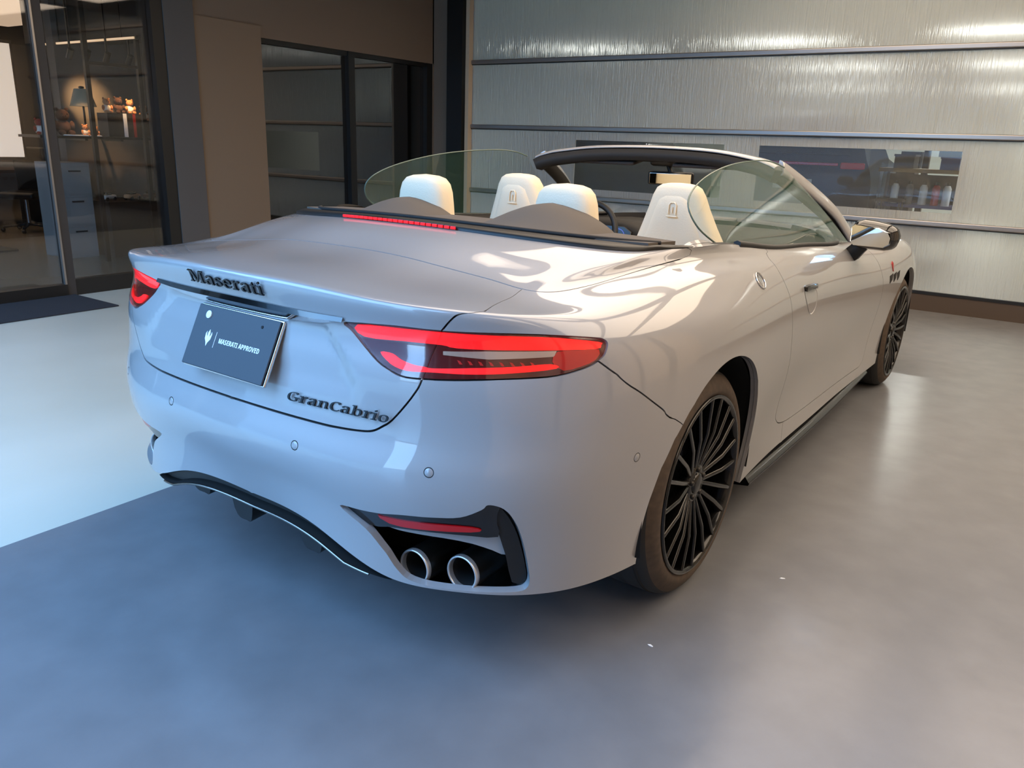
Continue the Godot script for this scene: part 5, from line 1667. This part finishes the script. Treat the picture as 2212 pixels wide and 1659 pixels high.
	slab("carton", -0.10, 0.10, 0.0, 0.17, -0.09, 0.06, M.frame_black, bx)
	slab("lid", -0.105, 0.105, 0.17, 0.19, -0.095, 0.065, M.office_dark, bx)
	for i in 2:
		var bk := thing("brochure", ["pale brochure lying flat on the shelf by the dark bear", "small pale card lying beside the brochure"][i], "brochure", Vector3(-6.86, Y, -2.30 - i * 0.20))
		slab("cover", -0.06, 0.06, 0.0, 0.006, [-0.10, -0.04][i], [0.10, 0.04][i], M.white_print, bk)
		slab("pages", -0.055, 0.055, 0.006, 0.010, [-0.095, -0.035][i], [0.095, 0.035][i], M.bear_white, bk)
	# table lamp behind the bears, standing on a small stand of its own
	var la := thing("table_lamp", "table lamp with a pale tapered shade behind the bears", "lamp", Vector3(-7.14, 0.0, -2.56))
	var b := MB.new()
	b.lathe([Vector2(1.25, 0.0), Vector2(1.25, 0.06), Vector2(1.265, 0.06), Vector2(1.27, 0.012), Vector2(1.62, 0.010), Vector2(1.62, 0.0)], Transform3D(Basis(Vector3.BACK, PI / 2), Vector3.ZERO), 20)
	part("stand", b, M.frame_black, la)
	b = MB.new()
	b.lathe([Vector2(1.55, 0.13), Vector2(1.72, 0.075), Vector2(1.725, 0.07), Vector2(1.55, 0.125)], Transform3D(Basis(Vector3.BACK, PI / 2), Vector3.ZERO), 28)
	part("shade", b, M.shade, la)
	b = MB.new()
	ball(b, Vector3(0, 1.74, 0), Vector3(0.03, 0.015, 0.03), 10)
	part("finial", b, M.frame_black, la)
	# track spots and the pool of warm light they throw on the wall
	for i in 4:
		var z: float = [-2.20, -2.37, -2.57, -2.81][i]
		var sp := thing("track_spot", ["first", "second", "third", "fourth"][i] + " small black track spotlight from the left over the display shelf", "spotlight", Vector3(-6.60, 2.02, z), 0.0, "track spotlights over the shelf")
		b = MB.new()
		b.lathe([Vector2(-0.05, 0.0), Vector2(-0.05, 0.028), Vector2(0.05, 0.03), Vector2(0.05, 0.03), Vector2(0.045, 0.022), Vector2(0.03, 0.0)], Transform3D(Basis(Vector3.BACK, -2.2), Vector3.ZERO), 14)
		part("head", b, M.frame_black, sp)
		slab("stem", -0.008, 0.008, 0.02, 0.76, -0.008, 0.008, M.frame_black, sp)
	for q in [[Vector3(-6.68, 1.97, -2.58), Vector3(-7.6, 1.62, -2.86), 4.0, 17.0], [Vector3(-6.62, 1.98, -2.37), Vector3(-7.0, 1.3, -2.42), 1.6, 22.0], [Vector3(-6.62, 1.98, -2.81), Vector3(-6.95, 1.5, -2.88), 2.2, 24.0]]:
		var sl := SpotLight3D.new()
		sl.name = numbered("track_spot_beam")
		sl.light_color = Color(1.0, 0.80, 0.56)
		sl.light_energy = q[2]
		sl.spot_angle = q[3]
		sl.spot_range = 20.0
		sl.spot_attenuation = 2.0
		sl.light_size = 0.03
		sl.shadow_enabled = true
		add_child(sl)
		sl.look_at_from_position(q[0], q[1], Vector3.UP)
	# pale cabinet, desk, chair
	var cb := thing("drawer_cabinet", "pale grey drawer cabinet beside the display counter", "cabinet", Vector3(-7.15, 0.0, -2.26))
	slab("body", -0.22, 0.22, 0.0, 0.98, -0.17, 0.17, M.cabinet_grey, cb)
	for i in 3:
		slab("drawer", 0.22, 0.235, 0.04 + i * 0.31, 0.32 + i * 0.31, -0.16, 0.16, M.cabinet_grey, cb)
		slab("drawer_pull", 0.235, 0.25, 0.27 + i * 0.31, 0.285 + i * 0.31, -0.06, 0.06, M.frame_black, cb)
	var helmets := [[-2.58, 0.07, M.bear_white], [-2.86, 0.08, M.bear_tan], [-3.09, 0.06, M.bear_dark], [-3.32, 0.075, M.bear_white]]
	var hl := ["white model car at the left on the low counter", "tan model car right of the middle on the low counter", "dark model car between two pale ones on the low counter", "white model car at the right end of the low counter"]
	for i in 4:
		var q: Array = helmets[i]
		var hm := thing("model_car", hl[i], "model car", Vector3(-6.9, 0.585, q[0]), PI / 2 + 0.4, "model cars on the low counter")
		b = MB.new()
		b.rbox(Vector3(0.20, 0.045, 0.085), 0.018, Transform3D(Basis(), Vector3(0, 0.040, 0)))
		part("body", b, q[2], hm)
		b = MB.new()
		b.rbox(Vector3(0.10, 0.035, 0.07), 0.016, Transform3D(Basis(), Vector3(-0.01, 0.075, 0)))
		part("cabin", b, M.gloss_black, hm)
		for x in [-0.06, 0.06]:
			for z in [-0.04, 0.04]:
				b = MB.new()
				b.lathe([Vector2(-0.008, 0.0), Vector2(-0.008, 0.02), Vector2(0.008, 0.02), Vector2(0.008, 0.0)], Transform3D(Basis(Vector3.UP, PI / 2), Vector3(x, 0.02, z)), 12)
				part("wheel", b, M.black, hm)
	var de := thing("office_desk", "dark office desk at the far left of the office", "desk", Vector3(-10.6, 0.0, -2.9))
	slab("top", -0.5, 0.5, 0.72, 0.76, -0.75, 1.2, M.desk_top, de)
	slab("leg", -0.48, 0.48, 0.0, 0.72, -0.72, -0.66, M.frame_black, de)
	slab("leg", -0.48, 0.48, 0.0, 0.72, 1.1, 1.16, M.frame_black, de)
	var ch := thing("office_chair", "black swivel office chair in front of the dark desk", "chair", Vector3(-9.55, 0.0, -2.95), 0.6)
	b = MB.new()
	b.rbox(Vector3(0.48, 0.09, 0.46), 0.04, Transform3D(Basis(), Vector3(0, 0.47, 0)))
	part("seat", b, M.frame_black, ch)
	b = MB.new()
	b.rbox(Vector3(0.44, 0.55, 0.07), 0.03, Transform3D(Basis(Vector3.RIGHT, 0.15), Vector3(0, 0.80, -0.22)))
	part("backrest", b, M.frame_black, ch)
	b = MB.new()
	b.sweep([Vector3(0, 0.08, 0), Vector3(0, 0.44, 0)], 0.025, 10, Vector3.BACK)
	part("column", b, M.alu, ch)
	for i in 5:
		var a := TAU * i / 5.0
		b = MB.new()
		b.sweep([Vector3(0, 0.10, 0), Vector3(cos(a) * 0.30, 0.065, sin(a) * 0.30)], 0.018, 8)
		part("base_arm", b, M.frame_black, ch)
		b = MB.new()
		ball(b, Vector3(cos(a) * 0.30, 0.03, sin(a) * 0.30), Vector3(0.03, 0.03, 0.03), 10)
		part("castor", b, M.frame_black, ch)
# ---------- the workshop behind the milky door ----------
func build_workshop() -> void:
	var ws := sgroup("wall_workshop", "white workshop hall")
	slab("wall_far", -12, 9, 0, 4.2, -28.2, -28.0, M.shop_wall, ws)
	slab("wall_side", -12.2, -12, 0, 4.2, -28, -5.95, M.shop_wall, ws)
	slab("wall_side", 9, 9.2, 0, 4.2, -28, -5.95, M.shop_wall, ws)
	slab("hall_ceiling", -12, 9, 4.2, 4.35, -28, -5.9, M.shop_wall, ws)
	slab("hall_floor", -12, 9, -0.12, -0.002, -28, -5.85, M.shop_floor, ws)
	slab("wall_above_door", -12, 9, ROOM_H, 4.3, -5.95, -5.86, M.shop_wall, ws)
	slab("wall_beside_door", -12, -5.0, 0, 4.3, -5.99, -5.9, M.shop_wall, ws)
	slab("wall_beside_door", 5.0, 9.2, 0, 4.3, -5.99, -5.9, M.shop_wall, ws)
	slab("partition", 0.9, 9.0, 0, 4.2, -13.2, -13.1, M.shop_wall, ws)
	var rows := [[-3.05, -12.8, "nearer row, left of the middle"], [0.4, -12.45, "nearer row, right of the middle"], [-4.3, -23.5, "far row, left"], [-0.2, -24.5, "far row, right"], [3.8, -11.0, "nearer row, far right"], [-6.8, -12.8, "nearer row, far left"], [-3.0, -17.5, "middle row, left"], [0.2, -17.5, "middle row, right"]]
	for q in rows:
		var t := thing("tube_light", "long white tube light hanging in the workshop, " + q[2], "light", Vector3(q[0], 3.2, q[1]), 0.0, "workshop tube lights")
		slab("tube", -0.68, 0.68, -0.03, 0.02, -0.05, 0.05, M.tube, t)
		slab("fitting", -0.70, 0.70, 0.02, 0.07, -0.07, 0.07, M.shop_wall, t)
		slab("hanger", -0.5, -0.48, 0.07, 1.0, -0.01, 0.01, M.alu, t)
		slab("hanger", 0.48, 0.5, 0.07, 1.0, -0.01, 0.01, M.alu, t)
		area_light("tube_area_light", Vector3(q[0], 3.16, q[1]), Vector2(1.36, 0.1), Color(1.0, 1.0, 0.97), TUBE_POWER)
	estate_car()
	workbench()
const TUBE_POWER := 10.0

# dark tall car seen from behind on its right, at the left of the clear windows
func estate_car() -> void:
	var t := thing("parked_car", "dark blue black tall car seen through the right clear window", "car", Vector3(-1.42, 0.0, -9.0), 0.06)
	t.scale = Vector3(1.0, 1.2, 1.0)
	# body side profile (z along the car, y up), lofted across x with a narrower roof
	var prof := [[0.02, 0.30, 0.55], [0.0, 0.90, 0.93], [0.0, 0.93, 0.97], [-0.10, 0.93, 1.05], [-0.25, 0.80, 1.32], [-0.55, 0.70, 1.52], [-1.6, 0.70, 1.58], [-2.4, 0.72, 1.52], [-3.1, 0.85, 1.08], [-4.2, 0.88, 0.98], [-4.5, 0.85, 0.70]]
	var b := MB.new()
	var rows := []
	for q in [[0.0, 0.42, 0.88], [0.03, 0.62, 0.95], [0.02, 0.85, 0.96], [-0.02, 0.97, 0.92], [-0.12, 1.08, 0.85], [-0.26, 1.32, 0.74], [-0.48, 1.52, 0.66], [-1.2, 1.60, 0.62], [-2.2, 1.57, 0.62], [-3.0, 1.10, 0.80], [-4.3, 0.98, 0.85], [-4.6, 0.60, 0.85], [-4.6, 0.35, 0.85]]:
		var line := []
		for k in 17:
			var u := lerpf(-1.0, 1.0, k / 16.0)
			line.append(Vector3(q[2] * u, q[1] - 0.03 * pow(absf(u), 4.0), q[0] - 0.12 * pow(absf(u), 4.0) * (1.0 if q[0] > -1 else 0.0)))
		rows.append(line)
	b.grid(rows)
	# sides
	for s in [0, 16]:
		for i in rows.size() - 1:
			var a: Vector3 = rows[i][s]; var c: Vector3 = rows[i + 1][s]
			b.flat(a, c, Vector3(c.x * 1.02, 0.35, minf(c.z, -0.15)), Vector3(a.x * 1.02, 0.35, minf(a.z, -0.15)), Vector3(a.x, 0, 0))
	part("body", b, M.dark_paint, t)
	b = MB.new()
	b.prism(PackedVector2Array([Vector2(-0.66, 0.0), Vector2(0.66, 0.0), Vector2(0.56, 0.36), Vector2(-0.56, 0.36)]), 0.01, aim(Vector3(0, 1.10, -0.105), Vector3(0, 0.48, 1)))
	part("rear_window", b, M.gloss_black, t)
	for x in [-0.72, 0.72]:
		b = MB.new()
		b.rbox(Vector3(0.30, 0.07, 0.06), 0.02, Transform3D(Basis(Vector3.UP, 0.3 * signf(x)), Vector3(x, 0.99, 0.0)))
		part("tail_lamp", b, M.reflector, t)
	b = MB.new()
	b.rbox(Vector3(1.1, 0.03, 0.02), 0.008, Transform3D(Basis(), Vector3(0, 1.0, 0.045)))
	part("lamp_bar", b, M.reflector, t)
	for x in [-0.62, 0.62]:
		b = MB.new()
		b.sweep([Vector3(x, 1.60, -0.6), Vector3(x, 1.66, -0.9), Vector3(x, 1.66, -2.0), Vector3(x, 1.60, -2.3)], 0.02, 8)
		part("roof_rail", b, M.gloss_black, t)
	for x in [-0.86, 0.86]:
		for z in [-0.85, -3.75]:
			b = MB.new()
			b.lathe([Vector2(-0.12, 0.0), Vector2(-0.12, 0.34), Vector2(0.12, 0.34), Vector2(0.12, 0.0)], Transform3D(Basis(), Vector3(x, 0.34, z)), 28)
			part("wheel", b, M.tread, t)
	b = MB.new()
	b.rbox(Vector3(0.5, 0.11, 0.02), 0.005, Transform3D(Basis(), Vector3(0, 0.78, 0.035)))
	part("number_plate", b, M.white_print, t)
	# a second car hidden further left behind the windscreen
	var w := thing("parked_van", "dark wide vehicle behind the left clear window of the sectional door", "car", Vector3(-4.75, 0.0, -9.2), 0.0)
	b = MB.new()
	b.rbox(Vector3(3.2, 0.85, 1.6), 0.25, Transform3D(Basis(), Vector3(0, 0.75, -0.8)))
	part("body", b, M.dark_paint, w)
	b = MB.new()
	b.rbox(Vector3(2.3, 0.5, 1.4), 0.22, Transform3D(Basis(), Vector3(-0.2, 1.30, -0.8)))
	part("cabin", b, M.gloss_black, w)
	for x in [-1.0, 1.0]:
		b = MB.new()
		b.lathe([Vector2(-0.1, 0.0), Vector2(-0.1, 0.33), Vector2(0.1, 0.33), Vector2(0.1, 0.0)], Transform3D(Basis(Vector3.UP, PI / 2), Vector3(x, 0.33, -0.08)), 24)
		part("wheel", b, M.tread, w)

func workbench() -> void:
	var t := thing("workbench", "wooden topped workbench with shelves seen through the right clear window", "workbench", Vector3(0.02, 0.0, -10.0))
	slab("top", -0.52, 0.52, 1.13, 1.18, -0.3, 0.3, M.wood, t)
	for x in [-0.50, 0.46]:
		for z in [-0.28, 0.24]:
			slab("leg", x, x + 0.04, 0.0, 1.13, z, z + 0.04, M.alu, t)
	slab("shelf", -0.48, 0.48, 0.68, 0.72, -0.28, 0.28, M.steel_blue, t)
	slab("shelf", -0.48, 0.48, 0.28, 0.32, -0.28, 0.28, M.steel_blue, t)
	slab("back_panel", -0.48, 0.48, 0.72, 1.10, -0.28, -0.26, M.seal, t)
	var crates := [[-0.42, -0.02, 0.32, 0.52, M.seal, "brown crate low in the workbench at the left"], [0.05, 0.40, 0.32, 0.50, M.steel_blue, "blue crate low in the workbench at the right"], [0.20, 0.42, 1.18, 1.34, M.steel_blue, "blue case on top of the workbench at the right"], [0.16, 0.42, 1.34, 1.45, M.cabinet_grey, "grey flat case stacked on the blue case"], [-0.36, -0.12, 1.18, 1.36, M.seal, "brown tool box on top of the workbench at the left"]]
	for q in crates:
		var c := thing("crate", q[5], "crate", Vector3(0.02, q[2], -10.0), 0.0, "crates on the workbench")
		slab("box", q[0], q[1], 0.0, (q[3] - q[2]) * 0.85, -0.2, 0.2, q[4], c)
		slab("lid", q[0] - 0.01, q[1] + 0.01, (q[3] - q[2]) * 0.85, q[3] - q[2], -0.21, 0.21, q[4], c)
	var i := 0
	for q in [[-0.30, 0.72, M.white_print, "white"], [-0.12, 0.72, M.cabinet_grey, "grey"], [0.05, 0.72, M.white_print, "white"], [0.20, 0.72, M.reflector, "red"], [0.33, 0.72, M.white_print, "white"]]:
		var names := ["white spray can at the left on the blue workbench shelf", "grey can second from the left on the blue workbench shelf", "white can in the middle of the blue workbench shelf", "red can on the blue workbench shelf", "white can at the right on the blue workbench shelf"]
		var c := thing("spray_can", names[i], "can", Vector3(0.02 + q[0], q[1], -9.85), 0.0, "cans on the workbench shelf")
		var b := MB.new()
		b.lathe([Vector2(0.0, 0.0), Vector2(0.0, 0.05), Vector2(0.22, 0.05), Vector2(0.26, 0.03), Vector2(0.26, 0.0)], Transform3D(Basis(Vector3.BACK, PI / 2), Vector3.ZERO), 16)
		part("can", b, q[2], c)
		b = MB.new()
		b.lathe([Vector2(0.26, 0.02), Vector2(0.30, 0.02), Vector2(0.30, 0.0)], Transform3D(Basis(Vector3.BACK, PI / 2), Vector3.ZERO), 12)
		part("cap", b, M.frame_black, c)
		i += 1
	var p := thing("machine_stand", "tall dark machine column standing left of the workbench", "machine", Vector3(-0.30, 0.0, -10.75))
	slab("column", -0.12, 0.12, 0.0, 1.18, -0.2, 0.2, M.seal, p)
	slab("head", -0.10, 0.16, 1.18, 1.40, -0.15, 0.15, M.steel_dark, p)
	slab("mast", 0.18, 0.26, 0.0, 1.62, -0.05, 0.05, M.seal, p)
	slab("base", -0.2, 0.3, 0.0, 0.05, -0.25, 0.25, M.steel_dark, p)
	var s := thing("work_stool", "low metal stool in front of the workbench", "stool", Vector3(-0.24, 0.0, -9.40))
	slab("seat", -0.16, 0.16, 0.76, 0.80, -0.16, 0.16, M.seal, s)
	for x in [-0.14, 0.12]:
		for z in [-0.14, 0.12]:
			slab("leg", x, x + 0.02, 0.0, 0.76, z, z + 0.02, M.steel_dark, s)
